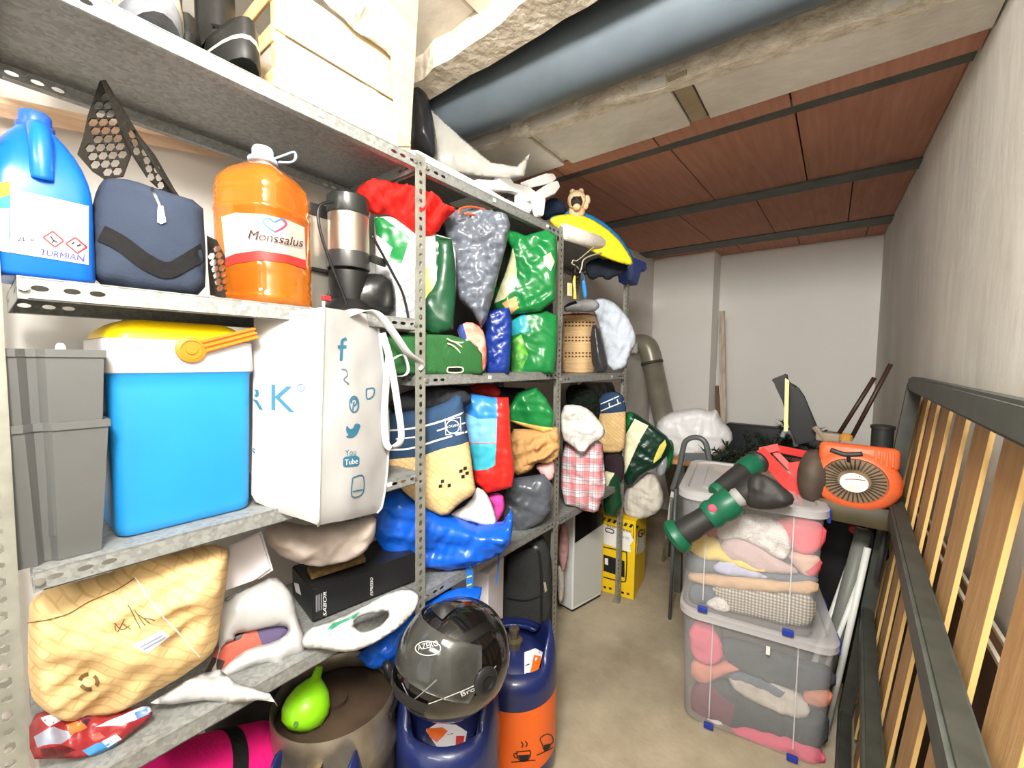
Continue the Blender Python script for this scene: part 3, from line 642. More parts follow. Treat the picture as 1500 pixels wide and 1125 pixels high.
for k in range(3): stroke('circle_print', t, pbx, [oval(597, 398+24*k, 11, 11, 14)+[(608, 398+24*k)]], 1.3, M('print_grey', (170, 172, 178)))
bm = B(); add_box(bm, PX((478, 437), -1.0), (.01, .022, .012), bev=.002); tag(obj('plug', bm, M('red_plastic', (200, 40, 45), rough=.4)), 'small red plug lying under the coffee machine', 'plug')
# --- third shelf: nested planters
DG = plas('planter_grey', (92, 93, 92), rough=.55, var=.05)
def planter(label, c, zb, zt_, wt, wb):
    t = thing('planter', label, 'planter', (c[0], c[1], zb), 'nested grey planters')
    def ring(z, w_, ins=0):
        d = w_/2-ins; o = [(d, d), (d, -d*.05), (d-.01, -d*.2), (d-.01, -d*.36), (d, -d*.52), (d, -d), (-d, -d), (-d, d)]
        return [Vector((c[0]+a, c[1]+b_, z)) for a, b_ in o]
    bm = B(); add_loft(bm, [ring(zb, wb), ring(zt_-.012, wt), ring(zt_-.012, wt+.005), ring(zt_, wt+.005), ring(zt_, wt-.006), ring(zb+.02, wb-.006)]); obj('shell', bm, DG, t)
planter('dark grey fluted planter standing on the shelf, lower of the nested pair', (-1.0, .067), 1.1, PX((100, 617), -.95).z, .118, .092)
planter('dark grey fluted planter stuck inside the other, upper of the nested pair', (-1.002, .064), 1.14, PX((100, 512), -.95).z, .121, .097)
bm = B(); q = PX((89, 513), -.99); add_lathe(bm, [(.0062, -.06), (.0065, 0), (.0055, .008), (.003, .0115)], q, seg=12); tag(obj('handle_tip', bm, plas('pinkish_white', (236, 222, 226))), 'pale rounded handle tip sticking up out of the upper grey planter', 'tool')
# --- cool box
CB = plas('cool_blue', (38, 138, 206), rough=.4, var=.03); CBW = plas('cool_white', (190, 188, 190), rough=.4); CBY = plas('cool_yellow', (246, 206, 10), rough=.35); CBO = plas('cool_orange', (246, 122, 30), rough=.4)
cx, cy = -1.085, .243; hx, hy = .112, .112
t = thing('cool_box', 'bright blue cool box with white rim, yellow lid and orange handle', 'cool box', (cx, cy, 1.1))
zb1 = PX((260, 546), -.976).z; zw = PX((260, 498), -.976).z; zy = PX((260, 472), -1.0).z
bm = B(); add_loft(bm, [rr3(cx, cy, z, hx*s_, hy*s_, .022) for z, s_ in ((1.1, .9), (1.104, .94), (1.12, .955), (zb1-.03, .995), (zb1-.006, 1.0), (zb1, 1.03))]); cbx = obj('body', bm, CB, t, sharp=50)
bm = B(); add_loft(bm, [rr3(cx, cy, z, hx*s_, hy*s_, .02) for z, s_ in ((zb1+.0005, 1.03), (zb1+.004, 1.045), (zw-.002, 1.03), (zw, 1.0))]); rim = obj('rim', bm, CBW, t, sharp=50)
bm = B(); add_loft(bm, [rr3(cx, cy, z, hx*s_, hy*s2, .03) for z, s_, s2 in ((zw+.0005, 1.0, 1.0), (zw+.012, .98, .97), (zy-.006, .84, .8), (zy, .74, .7))]); obj('lid', bm, CBY, t, sharp=40)
hp = PX((279, 512), cx+hx*1.05)
bm = B(); add_lathe(bm, [(.024, 0), (.024, .006), (.017, .008), (.017, .006), (.009, .006), (.009, .009), (.001, .009)], hp, (1, 0, 0), seg=28); obj('handle_pivot', bm, CBO, t, sharp=40)
he = PX((372, 488), cx+hx*1.05); d = he-hp; d.x = 0; L_ = d.length; dn = d.normalized(); s = Vector((1, 0, 0)).cross(dn)
bm = B(); add_prism(bm, [hp+dn*.018+s*.013+Vector((.001, 0, 0)), hp+dn*.018-s*.013+Vector((.001, 0, 0)), hp+dn*L_-s*.012+Vector((.001, 0, 0)), hp+dn*L_+s*.012+Vector((.001, 0, 0))], (.006, 0, 0))
for k in (-1, 0, 1): add_prism(bm, [hp+dn*.02+s*(.009*k+.0018)+Vector((.007, 0, 0)), hp+dn*.02+s*(.009*k-.0018)+Vector((.007, 0, 0)), hp+dn*(L_+.002)+s*(.009*k-.0018)+Vector((.007, 0, 0)), hp+dn*(L_+.002)+s*(.009*k+.0018)+Vector((.007, 0, 0))], (.004, 0, 0))
obj('handle', bm, CBO, t)
for p in ((240, 535), (316, 536)):
    bm = B(); add_lathe(bm, [(.0055, 0), (.0055, .002)], PX(p, cx+hx*1.035), (1, 0, 0), seg=14); obj('button', bm, plas('button_blue', (140, 178, 200)), t)
# --- white tote, one corner towards the aisle
TW = M('tote_white', (182, 182, 182), rough=.6, bump=.15, bs=14)
TB = M('tote_blue_print', (52, 112, 140), rough=.6)
def V3(p, x): return PX(p, x)
E1 = (V3((368, 735), -.99), V3((372, 462), -1.0), ); E2 = (V3((466, 772), -.855), V3((474, 450), -.865)); E3 = (V3((556, 752), -.93), V3((550, 462), -.955)); E1b = (V3((368, 640), -.995),)
E4 = ((E1[0]+E3[0]-E2[0])+Vector((-.02, 0, .0)), (E1[1]+E3[1]-E2[1])+Vector((-.02, 0, 0)))
t = thing('tote_bag', 'white tote bag with blue lettering and social media icons leaning over the shelf edge', 'bag', (-.93, .45, 1.1))
mid3 = V3((590, 650), -.945)
def totering(f):
    A = E1[0].lerp(E1[1], f); Bc = E2[0].lerp(E2[1], f); D = E3[0].lerp(E3[1], f)
    if f: D = (1-f)**2*E3[0]+2*f*(1-f)*V3((582, 650), -.94)+f*f*E3[1]
    Ec = E4[0].lerp(E4[1], f); o = []
    for a, b_ in ((A, Bc), (Bc, D), (D, Ec), (Ec, A)):
        for k in range(12): o.append(a.lerp(b_, k/12))
    return o
bm = B(); R = []; n = 26
for i in range(n+1):
    f = i/n; ring = totering(f); cen = sum(ring, Vector())/len(ring); q = []
    for k, p in enumerate(ring):
        s = (k % 12)/12; bul = math.sin(math.pi*s)*math.sin(math.pi*min(1, f*1.2+.05))*.012; d = (p-cen); d.z = 0; d.normalize()
        w_ = noise.noise(p*11)*.006+noise.noise(Vector((p.x*22, p.y*22, p.z*9)))*.004; q.append(p+d*(bul+w_*(1 if k % 12 else .2)))
    if i == 0: q = [cen.lerp(p, .94)+Vector((0, 0, -.0)) for p in q]
    R.append(q)
topin = [sum(R[-1], Vector())/48*.06+p*.94 for p in R[-1]]; R.append(topin); R.append([p-Vector((0, 0, .08)) for p in topin])
add_loft(bm, R); tb = obj('body', bm, TW, t, sharp=45)
sm_ = M('tote_seam', (200, 200, 200), rough=.6)
for k in (12, 24):
    bm = B(); add_tube(bm, [R[i][k]+(R[i][k]-sum(R[i], Vector())/48).normalized()*.002 for i in range(n+1)]+([R[n][k]+Vector((0, 0, .012))] if k == 12 else []), .0032, seg=6); obj('seam', bm, sm_, t, smooth=True)
SN = [tb]
txt(t, tb, 'R', (362, 598), (386, 600), 34, TB, upv=(0, -1)); txt(t, tb, 'K', (398, 600), (432, 604), 38, TB, upv=(0, -1)); txt(t, tb, 's', (368, 664), (374, 665), 12, TB)
stroke('registered_mark', t, tb, [oval(441, 568, 5, 5, 10)+[(446, 568)]], 1, TB); txt(t, tb, 'R', (439, 571), (443, 571), 5, TB)
stroke('icon', t, tb, [[(507, 496), (501, 499), (500, 508), (499, 528)], [(494, 508), (507, 508)]], 4.5, TB)
stroke('icon', t, tb, [[(499, 541), (506, 542), (508, 550), (503, 556), (510, 562), (508, 563)]], 1.6, M('tote_grey_print', (96, 112, 118)))
stroke('icon', t, tb, [oval(518, 592, 6.5, 11.5, 14)+[(524.5, 592)], [(516, 601), (518, 588)], [(514, 591), (515, 585), (520, 584), (522, 590), (518, 595)]], 2, TB)
stamp('icon', t, tb, [[(507, 622), (512, 629), (517, 627), (519, 621), (524, 620), (528, 623), (525, 631), (521, 638), (514, 642), (505, 640), (511, 637), (506, 632)]], TB, res=3, sm=1)
txt(t, tb, 'You', (505, 668), (521, 666), 9, TB, upv=(0, -1)); stamp('icon', t, tb, [[(502, 672), (505, 669), (521, 667), (526, 670), (526, 680), (523, 683), (506, 684), (502, 682)]], TB, res=3); txt(t, tb, 'Tube', (504, 681), (523, 679), 8, WINK, off=.0025, upv=(0, -1))
stroke('icon', t, tb, [[(516, 700), (531, 697), (531, 722), (515, 727), (516, 700)], [(516, 720), (531, 717)]], 1.8, TB)
for pth, x, w_ in ((((500, 462), (530, 455), (555, 462), (578, 490), (598, 518), (617, 532), (612, 540)), -.915, .02), (((560, 488), (572, 530), (582, 590), (588, 640), (578, 654), (566, 650), (563, 610), (566, 560), (570, 520)), -.9, .017)):
    bm = B(); add_ribbon(bm, smoothpath([PX(p, x+.02*math.sin(i*.8)) for i, p in enumerate(pth)], 6), w_, .0018, Vector((.55, .83, .0)) if x < -.91 else Vector((.5, .8, .1))); obj('handle', bm, sm_, t, smooth=True)
bm = B(); add_ribbon(bm, smoothpath([PX(p, -.93) for p in ((572, 528), (590, 520), (598, 540), (592, 550), (575, 551))], 6), .01, .0015, Vector((1, .3, 0))); obj('handle', bm, sm_, t, smooth=True)
stamp_back = stroke('icon', t, tb, [[(536, 570), (547, 569), (546, 580), (537, 584), (536, 570)]], 2, TB)
# --- fourth shelf: kraft bag, papers, wraps, black carton
KR = kraft('kraft_weave', (218, 186, 134), (207, 173, 121))
t = thing('paper_bag', 'kraft paper bag with a basket weave print slumped below the planters', 'bag', (-1.05, .2, .74))
kb = soft('body', [(42, 900), (44, 880), (70, 862), (122, 853), (185, 832), (205, 812), (262, 806), (333, 795), (335, 830), (325, 890), (319, 945), (292, 968), (232, 1006), (188, 1034), (150, 1046), (112, 1053), (62, 1040), (40, 1010)], KR, at=PX((180, 930), -1.03), T=.07, Tb=.06, R=.07, sm=1, wr=.015, ws=.06, an=1.8, ang=20, crease=.8, parent=t)
BR = M('brown_ink', (110, 84, 50), rough=.7)
for a0 in (90, 210, 330):
    stroke('recycling_mark', t, kb, [[(130+13*math.cos(math.radians(a0+k)), 998-11*math.sin(math.radians(a0+k))) for k in (0, 28, 56, 80)]], 6, BR)
stamp('paper_label', t, kb, [[(194, 946), (236, 923), (249, 931), (216, 957)]], M('label_grey', (204, 198, 202), rough=.6), res=5); stroke('fine_print', t, kb, [[(205, 948), (238, 930)], [(210, 951), (242, 933)]], 2, M('grey_ink'), off=.0022)
for k in range(4): stroke('fine_print', t, kb, [[(187+8*k, 886+5*k+(4 if k > 1 else 0)), (206+7*k, 920-4*k)]], 1.6, BR)
stroke('scribble', t, kb, [[(168, 912), (178, 922), (190, 916)], [(172, 926), (182, 906)], [(178, 912), (192, 922)], [(168, 916), (170, 925)]], 1.4, BR)
stroke('string', t, kb, [[(198, 846), (215, 872), (240, 905), (268, 935), (292, 962)]], 2.2, M('string_pale', (246, 236, 214)), off=.002); stroke('string', t, kb, [[(42, 912), (94, 902), (130, 882), (170, 865), (198, 847)]], 1.5, BR)
soft('plastic_bag', [(42, 1050), (80, 1036), (150, 1052), (196, 1036), (222, 1034), (224, 1050), (200, 1068), (172, 1092), (130, 1110), (70, 1112), (44, 1112)], bagm('wrapper_red', (150, 44, 48)), at=PZ((130, 1085), .755), up=.9, T=.012, wr=.014, ws=.025, crease=.8, R=.02, regions=[([(140, 1066), (165, 1056), (215, 1032), (224, 1042), (196, 1058), (176, 1066)], bagm('wrapper_pale', (196, 212, 236))), ([(120, 1100), (140, 1090), (170, 1084), (174, 1092), (135, 1110)], bagm('wrapper_blue', (70, 140, 200))), ([(50, 1080), (80, 1068), (110, 1075), (90, 1092), (55, 1096)], bagm('wrapper_grey', (150, 156, 176)))], label='crumpled red and blue printed plastic bag under the kraft bag', cat='bag')
PAP = M('paper_white', (236, 232, 236), rough=.6)
for k, (pl, dz, lb_) in enumerate((([(322, 868), (340, 800), (380, 782), (396, 832), (372, 850)], 0, 'white envelope standing behind the kraft bag, front one of two'), ([(335, 800), (383, 778), (400, 835), (380, 848), (345, 850)], -.012, 'white envelope standing behind the kraft bag, rear one of two'))):
    a = PX((360, 830), -1.06+dz); bm = B(); n = Vector((.8, -.5, .25)).normalized(); add_prism(bm, [PP(p, a, n) for p in pl], -n*.004); tag(obj('envelope', bm, PAP if k else M('paper_lilac', (226, 222, 230), rough=.6)), lb_, 'envelope', 'white envelopes')
WB = bagm('bag_white', (186, 186, 186), rough=.45, bs=14)
t = thing('plastic_bag', 'white plastic carrier bag with torn hand hole showing printed boxes inside', 'bag', PZ((380, 930), .75))
wb = soft('body', [(322, 880), (360, 862), (400, 842), (420, 858), (432, 880), (436, 905), (450, 940), (444, 958), (420, 962), (408, 984), (398, 970), (375, 975), (340, 990), (320, 1000), (300, 1000), (322, 960), (318, 920)], WB, at=PZ((390, 950), .752), up=.5, T=.035, wr=.008, ws=.04, crease=.4, sm=1, holes=[[(319, 962), (326, 944), (345, 936), (344, 928), (365, 925), (400, 917), (420, 917), (423, 926), (404, 940), (366, 948), (340, 966), (322, 984), (316, 978)]], parent=t)
txt(t, wb, 'dea', (330, 884), (376, 852), 10, M('grey_green_ink', (110, 120, 112)), upv=(-.3, -1)); txt(t, wb, '6', (322, 872), (332, 866), 9, M('grey_green_ink'), upv=(.3, 1))
soft('carton', [(300, 985), (318, 950), (345, 926), (412, 908), (430, 925), (385, 955), (335, 990), (310, 1000)], M('carton_print', (196, 84, 62), rough=.4), at=PZ((370, 955), .745), up=.5, T=.004, R=.002, sm=0, wr=.0005, regions=[([(374, 918), (412, 906), (432, 926), (386, 950)], M('carton_violet', (84, 72, 110))), ([(344, 926), (362, 920), (352, 936), (342, 940)], BLACK), ([(300, 985), (312, 962), (330, 968), (318, 996)], M('carton_dark', (60, 40, 36)))], label='small orange and violet printed carton showing through the torn white bag', cat='carton')
soft('plastic_bag', [(220, 1030), (270, 998), (300, 985), (322, 980), (345, 1000), (395, 1015), (407, 1036), (402, 1028), (378, 1026), (340, 1030), (300, 1026), (250, 1032)], WB, at=PZ((320, 1016), .742), up=1.2, sm=0, T=.012, wr=.012, ws=.03, crease=.8, label='flattened strip of white plastic bag trailing to the front edge of the shelf', cat='bag')
t = thing('carton', 'long black printed carton lying across the near bay', 'box', PZ((500, 880), .735))
A = PZ((458, 912), .736); Bq = PZ((590, 858), .736)
top = lambda p, z: Vector((p.x, p.y, z)); ztp = .736+.088
A = PZ((458, 912), .736+.0); d = (Bq-A).normalized(); s = Vector((0, 0, 1)).cross(d); Lb = (Bq-A).length*1.18
bm = B(); add_prism(bm, [A, A+d*Lb, A+d*Lb+s*.17, A+s*.17], (0, 0, .088)); bmesh.ops.bevel(bm, geom=bm.edges[:], offset=.003, segments=2, affect='EDGES'); bx = obj('carton_body', bm, M('carton_black', (30, 30, 31), rough=.35, var=.2, vs=6), t, sharp=40)
txt(t, bx, 'SABOR', (478, 902), (478, 866), 5, WINK, upv=(-1, -.2)); txt(t, bx, 'ESPRESSO', (546, 872), (546, 846), 4, WINK, upv=(-1, -.2))
for k in range(5): stroke('fine_print', t, bx, [[(463+2.6*k, 896-k), (463+2.6*k, 872-k)]], .9, M('print_grey'))
stamp('sticker', t, bx, [[(431, 853), (438, 855), (442, 872), (434, 867)]], PAP, res=3); stamp('sticker', t, bx, [[(433, 880), (438, 883), (440, 892), (434, 888)]], PAP, res=3)
q = [PZ(p, ztp+.004) for p in ((450, 838), (530, 815), (536, 824), (456, 850))]
bm = B(); add_prism(bm, q, (0, 0, .016)); bmesh.ops.bevel(bm, geom=bm.edges[:], offset=.002, segments=1, affect='EDGES'); tag(obj('remote_control', bm, M('bronze_plastic', (110, 88, 52), rough=.4, var=.4, vs=60)), 'narrow bronze-brown box lying on top of the black carton', 'box')
soft('cushion', [(386, 775), (400, 760), (460, 772), (520, 762), (552, 752), (550, 785), (535, 808), (500, 822), (460, 828), (425, 820), (395, 802)], cloth('taupe_satin', (176, 164, 156), bs=20), at=PX((460, 800), -1.05), T=.06, wr=.006, ws=.08, an=.5, label='taupe satin cushion squeezed between the black carton and the shelf above', cat='cushion')
soft('plastic_bag', [(440, 940), (450, 920), (470, 915), (520, 895), (560, 872), (590, 862), (612, 866), (616, 880), (602, 905), (570, 930), (530, 952), (500, 956), (470, 950), (445, 950)], WB, at=PZ((500, 940), .745), up=.9, T=.012, wr=.011, ws=.035, crease=.7, holes=[[(516, 914), (528, 902), (548, 899), (566, 893), (571, 901), (560, 915), (540, 925), (524, 924)]], regions=[([(478, 926), (488, 914), (510, 906), (528, 896), (520, 906), (498, 916), (482, 928)], bagm('green_print', (60, 140, 110)))], label='white plastic carrier bag with a hand hole hanging over the edge under the black carton', cat='bag')

wr_ = [o for o in C.objects if o.name.startswith('plastic_bag')][0]
for k, (pl, c_) in enumerate((([(60, 1052), (84, 1044), (96, 1052), (72, 1064)], (196, 200, 214)), ([(96, 1062), (118, 1056), (128, 1066), (104, 1076)], (226, 120, 60)), ([(120, 1046), (134, 1050), (126, 1062), (114, 1056)], (70, 40, 60)), ([(60, 1096), (90, 1092), (112, 1098), (92, 1106), (64, 1108)], (90, 30, 34)), ([(150, 1086), (170, 1076), (178, 1082), (158, 1094)], (232, 234, 240)), ([(128, 1078), (146, 1072), (156, 1080), (138, 1086)], (206, 70, 60)), ([(196, 1044), (214, 1038), (218, 1046), (200, 1054)], (90, 130, 210)))): stamp('print', wr_, wr_, [pl], M('wrapper_print_%d' % k, c_, rough=.35), res=4)
# ================================================================== middle bay, upper compartment
GRN = bagm('bag_green', (24, 118, 58)); DGRN = bagm('bag_dark_green', (22, 70, 44)); GREY = bagm('refuse_grey', (98, 104, 114), rough=.3); LEAF = M('leaf_print', (226, 226, 150), rgb2=(246, 244, 226), vs=16, rough=.35)
YLW = M('yellow_print', (236, 224, 110), rough=.4); TURQ = M('turquoise_print', (40, 150, 170), rough=.35)
RED = cloth('red_cloth', (226, 40, 34), bump=.1)
soft('cloth', [(520, 302), (521, 280), (530, 268), (560, 266), (600, 272), (640, 284), (652, 300), (672, 306), (650, 324), (640, 344), (612, 348), (598, 334), (572, 313), (548, 316), (534, 304)], RED, at=PX((600, 315), -1.02), T=.05, wr=.02, ws=.03, an=4, ang=-40, crease=.8, label='bright red cloth stuffed on top of the bags under the top shelf', cat='cloth')
for k, (pl, x) in enumerate((([(560, 300), (650, 300), (800, 340), (815, 545), (560, 545)], -1.25), ([(560, 560), (815, 570), (815, 760), (560, 760)], -1.25), ([(828, 560), (915, 560), (915, 730), (830, 740)], -1.22))):
    soft('bag', pl, bagm('shade_filler', (34, 35, 38), rough=.5), at=PX((690, 430) if k < 2 else (870, 650), x), n=Vector((1, -.15, 0)), T=.03, Tb=.05, R=.05, wr=.012, res=.02, label='added dark filler standing in for shade at the back of the %s' % ('middle bay above its centre shelf', 'middle bay under its centre shelf', 'farthest bay under its centre shelf')[k], cat='bag')  # added dark bodies that stand in for the shade behind the packed shelves
t = soft('shopping_bag', [(548, 318), (575, 314), (604, 332), (640, 343), (662, 350), (668, 370), (668, 430), (664, 476), (640, 488), (600, 490), (556, 470), (550, 400)], bagm('bag_cream', (238, 238, 228), rough=.4), sm=0, R=.032, at=PX((640, 430), -.985), T=.03, wr=.006, crease=.5, label='cream and green carrier bag behind the slotted post under the red cloth', cat='bag',
     regions=[([(548, 322), (562, 322), (580, 336), (602, 352), (588, 392), (574, 412), (560, 408), (576, 366), (552, 346)], GRN), ([(637, 346), (662, 352), (668, 400), (664, 480), (628, 482), (630, 455), (640, 420)], DGRN), ([(618, 398), (636, 392), (634, 440), (622, 450)], YLW)])
soft('shopping_bag', [(612, 445), (625, 420), (636, 395), (640, 350), (662, 350), (666, 380), (668, 430), (664, 482), (640, 490), (614, 485)], DGRN, sm=0, R=.032, at=PX((645, 440), -.965), T=.018, Tb=.01, wr=.006, label='dark green glossy bag wedged between the slotted post and grey refuse sack', cat='bag')
t = thing('refuse_sack', 'grey plastic refuse sack with orange drawstring hanging point down', 'bag', PX((700, 400), -.96))
gb = soft('sack', [(647, 322), (662, 309), (692, 306), (722, 309), (743, 316), (748, 330), (741, 362), (731, 398), (722, 436), (712, 470), (705, 480), (692, 458), (672, 440), (664, 400), (656, 360)], GREY, sm=0, R=.032, at=PX((700, 400), -.955), T=.05, Tb=.04, wr=.008, ws=.035, an=.5, crease=.8, parent=t)
bm = B(); add_tube(bm, smoothpath([PX(p, -.94) for p in ((672, 314), (674, 306), (690, 303), (712, 308), (700, 314), (680, 313))], 5), .0035, seg=6); add_tube(bm, smoothpath([PX(p, -.94) for p in ((706, 307), (718, 311), (728, 318))], 5), .0035, seg=6); obj('drawstring', bm, plas('cord_orange', (236, 90, 46)), t, smooth=True)
soft('shopping_bag', [(745, 335), (770, 345), (800, 336), (816, 345), (816, 385), (813, 440), (792, 456), (742, 462), (722, 452), (722, 430), (740, 395), (748, 365), (741, 345)], GRN, sm=0, R=.032, at=PX((775, 400), -.965), T=.035, wr=.008, ws=.04, ang=30, crease=.9, regions=[([(724, 446), (740, 405), (752, 366), (756, 385), (758, 420), (740, 440)], LEAF), ([(796, 378), (806, 372), (812, 385), (806, 400), (796, 390)], LEAF), ([(736, 446), (756, 436), (760, 452), (748, 462)], M('peach_print', (226, 164, 110)))], label='green carrier bag with a pale leaf print, upper of the green pair', cat='bag')
soft('shopping_bag', [(748, 470), (765, 455), (800, 455), (817, 462), (816, 500), (812, 548), (748, 548)], GRN, sm=0, R=.032, at=PX((785, 500), -.965), T=.03, wr=.007, crease=.8, regions=[([(748, 472), (770, 460), (776, 486), (750, 492)], TURQ), ([(747, 502), (764, 490), (774, 520), (762, 548), (747, 548)], M('fern_print', (120, 190, 70), rgb2=(40, 120, 50), vs=30, rough=.35))], label='green and turquoise carrier bag with fern print standing on the middle shelf', cat='bag')
soft('shopping_bag', [(708, 456), (728, 452), (746, 450), (750, 470), (748, 520), (746, 548), (712, 548), (710, 500)], bagm('bag_navy', (22, 50, 128)), sm=0, R=.032, at=PX((728, 500), -.96), T=.025, wr=.006, ws=.03, an=.4, crease=.8, label='shiny navy blue plastic bag standing below the grey refuse sack', cat='bag')
soft('cloth', [(668, 478), (688, 470), (706, 480), (713, 500), (713, 540), (704, 546), (690, 522), (674, 498)], M('floral_print', (236, 110, 90), rgb2=(240, 180, 160), vs=30, rough=.8), at=PX((695, 510), -.965), T=.02, wr=.006, label='salmon pink floral cloth between the green case and navy bag', cat='cloth', regions=[([(668, 478), (678, 474), (684, 496), (676, 500)], cloth('cloth_blue', (60, 80, 150)))])
t = thing('fabric_case', 'dark green fabric case tied with cream cord on the middle shelf', 'case', PX((640, 546), -1.0))
p0, p1, zt_ = PX((556, 548), -.955), PX((706, 548), -.955), PX((640, 492), -.955).z
fc = soft('body', [(552, 492), (610, 489), (662, 491), (690, 500), (706, 518), (707, 549), (552, 549)], cloth('case_green', (48, 98, 54)), at=PX((640, 520), -.953), n=Vector((1, -.12, 0)), T=.01, Tb=.12, R=.012, wr=.003, ws=.08, crease=.1, sm=0, parent=t)
cord = M('cord_cream', (232, 222, 196), rough=.8)
for pth in (((655, 496), (662, 500), (676, 502), (690, 497), (700, 508)), ((656, 503), (664, 507), (672, 514), (678, 524), (684, 520), (676, 508), (664, 500)), ((676, 510), (688, 524), (698, 538))):
    bm = B(); add_tube(bm, smoothpath([PX(p, -.936) for p in pth], 5), .0028, seg=6); obj('cord', bm, cord, t, smooth=True)
stroke('buckle', t, fc, [[(656, 538), (676, 538), (676, 545), (656, 545), (656, 538)]], 1.6, cord); stamp('buckle', t, fc, [[(657, 539), (675, 539), (675, 544), (657, 544)]], BLACK, off=.0008)
# ------------------------------------------------------------------ middle bay, lower compartment
DEN = cloth('denim_navy', (48, 72, 102), bump=.1, var=.1)
t = thing('carrier_bag', 'navy and kraft paper carrier bag with white stripes and a round emblem', 'bag', PX((640, 700), -1.0))
cbg = soft('body', [(555, 606), (600, 603), (645, 594), (676, 573), (680, 604), (687, 650), (690, 668), (694, 700), (698, 722), (672, 738), (653, 758), (625, 746), (598, 728), (575, 700), (555, 690)], KR, at=PX((640, 670), -.985), T=.035, Tb=.05, R=.05, wr=.006, ws=.06, crease=.4, sm=1, parent=t, regions=[([(540, 600), (555, 600), (600, 598), (645, 588), (678, 565), (690, 650), (685, 646), (650, 654), (615, 665), (575, 669), (540, 669)], DEN)])
for l_, w_ in (([(560, 631), (600, 628), (640, 619), (680, 604)], 2.6), ([(640, 631), (655, 626)], 2), ([(676, 621), (684, 618)], 2), ([(580, 643), (612, 640)], 2), ([(558, 659), (600, 657), (640, 645), (684, 632)], 2.6)): stroke('stripe', t, cbg, [l_], w_, WINK)
stroke('emblem', t, cbg, [oval(663, 625, 9.5, 9.5, 16)+[(672.5, 625)]], 1.3, WINK); txt(t, cbg, 'LOGAN', (655.5, 627), (670.5, 624), 3.4, WINK); stroke('emblem', t, cbg, [[(652, 616), (674, 611)], [(674, 611), (675, 633)], [(675, 633), (653, 637)], [(653, 637), (652, 616)]], .8, WINK)
for cx_, cy_ in ((675, 690), (681, 686), (678, 698), (684, 693), (658, 711), (645, 712), (648, 705)): stamp('pictogram', t, cbg, [[(cx_-2.5, cy_-2), (cx_+2.5, cy_-3), (cx_+2.5, cy_+2), (cx_-2.5, cy_+3)]], INK, res=3)
soft('clothing', [(565, 600), (580, 578), (620, 566), (655, 565), (690, 575), (690, 595), (650, 604), (600, 612)], cloth('dark_clothes', (46, 48, 52)), at=PX((630, 590), -1.04), T=.05, wr=.01, label='dark grey clothing bulging out of the navy striped carrier bag', cat='clothing')
soft('clothing', [(688, 562), (720, 560), (735, 572), (730, 584), (692, 582)], cloth('brick_red', (150, 36, 26)), at=PX((710, 572), -1.05), T=.03, label='brick red clothing under the middle shelf above the red and blue bag', cat='clothing')
soft('shopping_bag', [(676, 592), (690, 576), (722, 582), (745, 582), (747, 600), (748, 640), (754, 690), (750, 714), (730, 719), (712, 723), (695, 706), (690, 672), (683, 632)], bagm('bag_red', (222, 42, 36)), sm=0, R=.032, at=PX((715, 650), -.955), T=.03, wr=.008, ws=.035, ang=10, crease=.5, regions=[([(674, 594), (690, 574), (728, 583), (728, 612), (700, 612), (684, 604)], bagm('bag_mid_blue', (52, 130, 214))), ([(680, 603), (702, 612), (728, 611), (727, 646), (688, 647)], bagm('bag_sky', (120, 184, 232))), ([(688, 648), (727, 647), (725, 678), (715, 684), (690, 687)], bagm('bag_sea', (60, 170, 190)))], label='red carrier bag with a sea-blue beach print, slumped open', cat='bag')
soft('shopping_bag', [(745, 598), (757, 574), (786, 567), (800, 583), (812, 605), (811, 630), (796, 634), (765, 624), (746, 617)], GRN, sm=0, R=.032, at=PX((780, 600), -.97), T=.035, wr=.008, crease=.9, regions=[([(745, 613), (765, 618), (812, 626), (800, 640), (760, 630), (744, 622)], M('yellow_edge', (226, 204, 120), rough=.4))], label='green glossy bag with a yellow lower edge lying over the tan garment', cat='bag')
TAN = cloth('tan_cotton', (196, 152, 100))
soft('clothing', [(745, 628), (775, 628), (800, 632), (816, 622), (821, 640), (820, 665), (812, 675), (798, 680), (786, 676), (778, 690), (752, 698), (748, 670)], TAN, at=PX((785, 655), -.958), T=.04, wr=.014, ws=.035, an=3, ang=-65, crease=.6, sm=1, label='crumpled tan garment above the lower grey refuse sack', cat='clothing')
soft('clothing', [(782, 682), (798, 678), (812, 672), (813, 698), (804, 706), (794, 698)], cloth('pink_fleece', (240, 186, 186)), at=PX((800, 690), -.945), T=.02, label='pale pink sleeve hanging from under the tan garment', cat='clothing')
soft('refuse_sack', [(752, 700), (775, 697), (797, 694), (809, 710), (808, 745), (796, 762), (765, 779), (739, 784), (732, 770), (734, 726)], bagm('refuse_dark', (84, 90, 98), rough=.25), sm=0, R=.032, at=PX((770, 735), -.985), T=.05, wr=.008, ws=.04, ang=60, crease=.7, label='full grey refuse sack sitting at the far end of the lower shelf', cat='bag')
IK = bagm('bag_royal_blue', (18, 92, 206), rough=.25)
t = thing('carry_bag', 'large royal blue woven plastic carry bag with yellow-lettered straps', 'bag', PX((650, 830), -1.0))
ik = soft('body', [(551, 748), (560, 724), (590, 716), (620, 738), (655, 756), (700, 772), (738, 768), (748, 745), (752, 765), (748, 795), (735, 810), (700, 826), (655, 836), (600, 824), (560, 806), (549, 785)], IK, sm=0, at=PX((650, 790), -.985), T=.05, Tb=.08, wr=.012, ws=.035, an=4, ang=75, crease=.7, parent=t)
sb = bagm('strap_blue', (40, 120, 200), rough=.5)
a = PX((688, 775), -.93); b_ = PX((688, 885), -.925); bm = B(); add_ribbon(bm, [a+(b_-a)*k/8 for k in range(9)], .024, .0015, Vector((.5, .8, 0))); s1 = obj('strap', bm, sb, t)
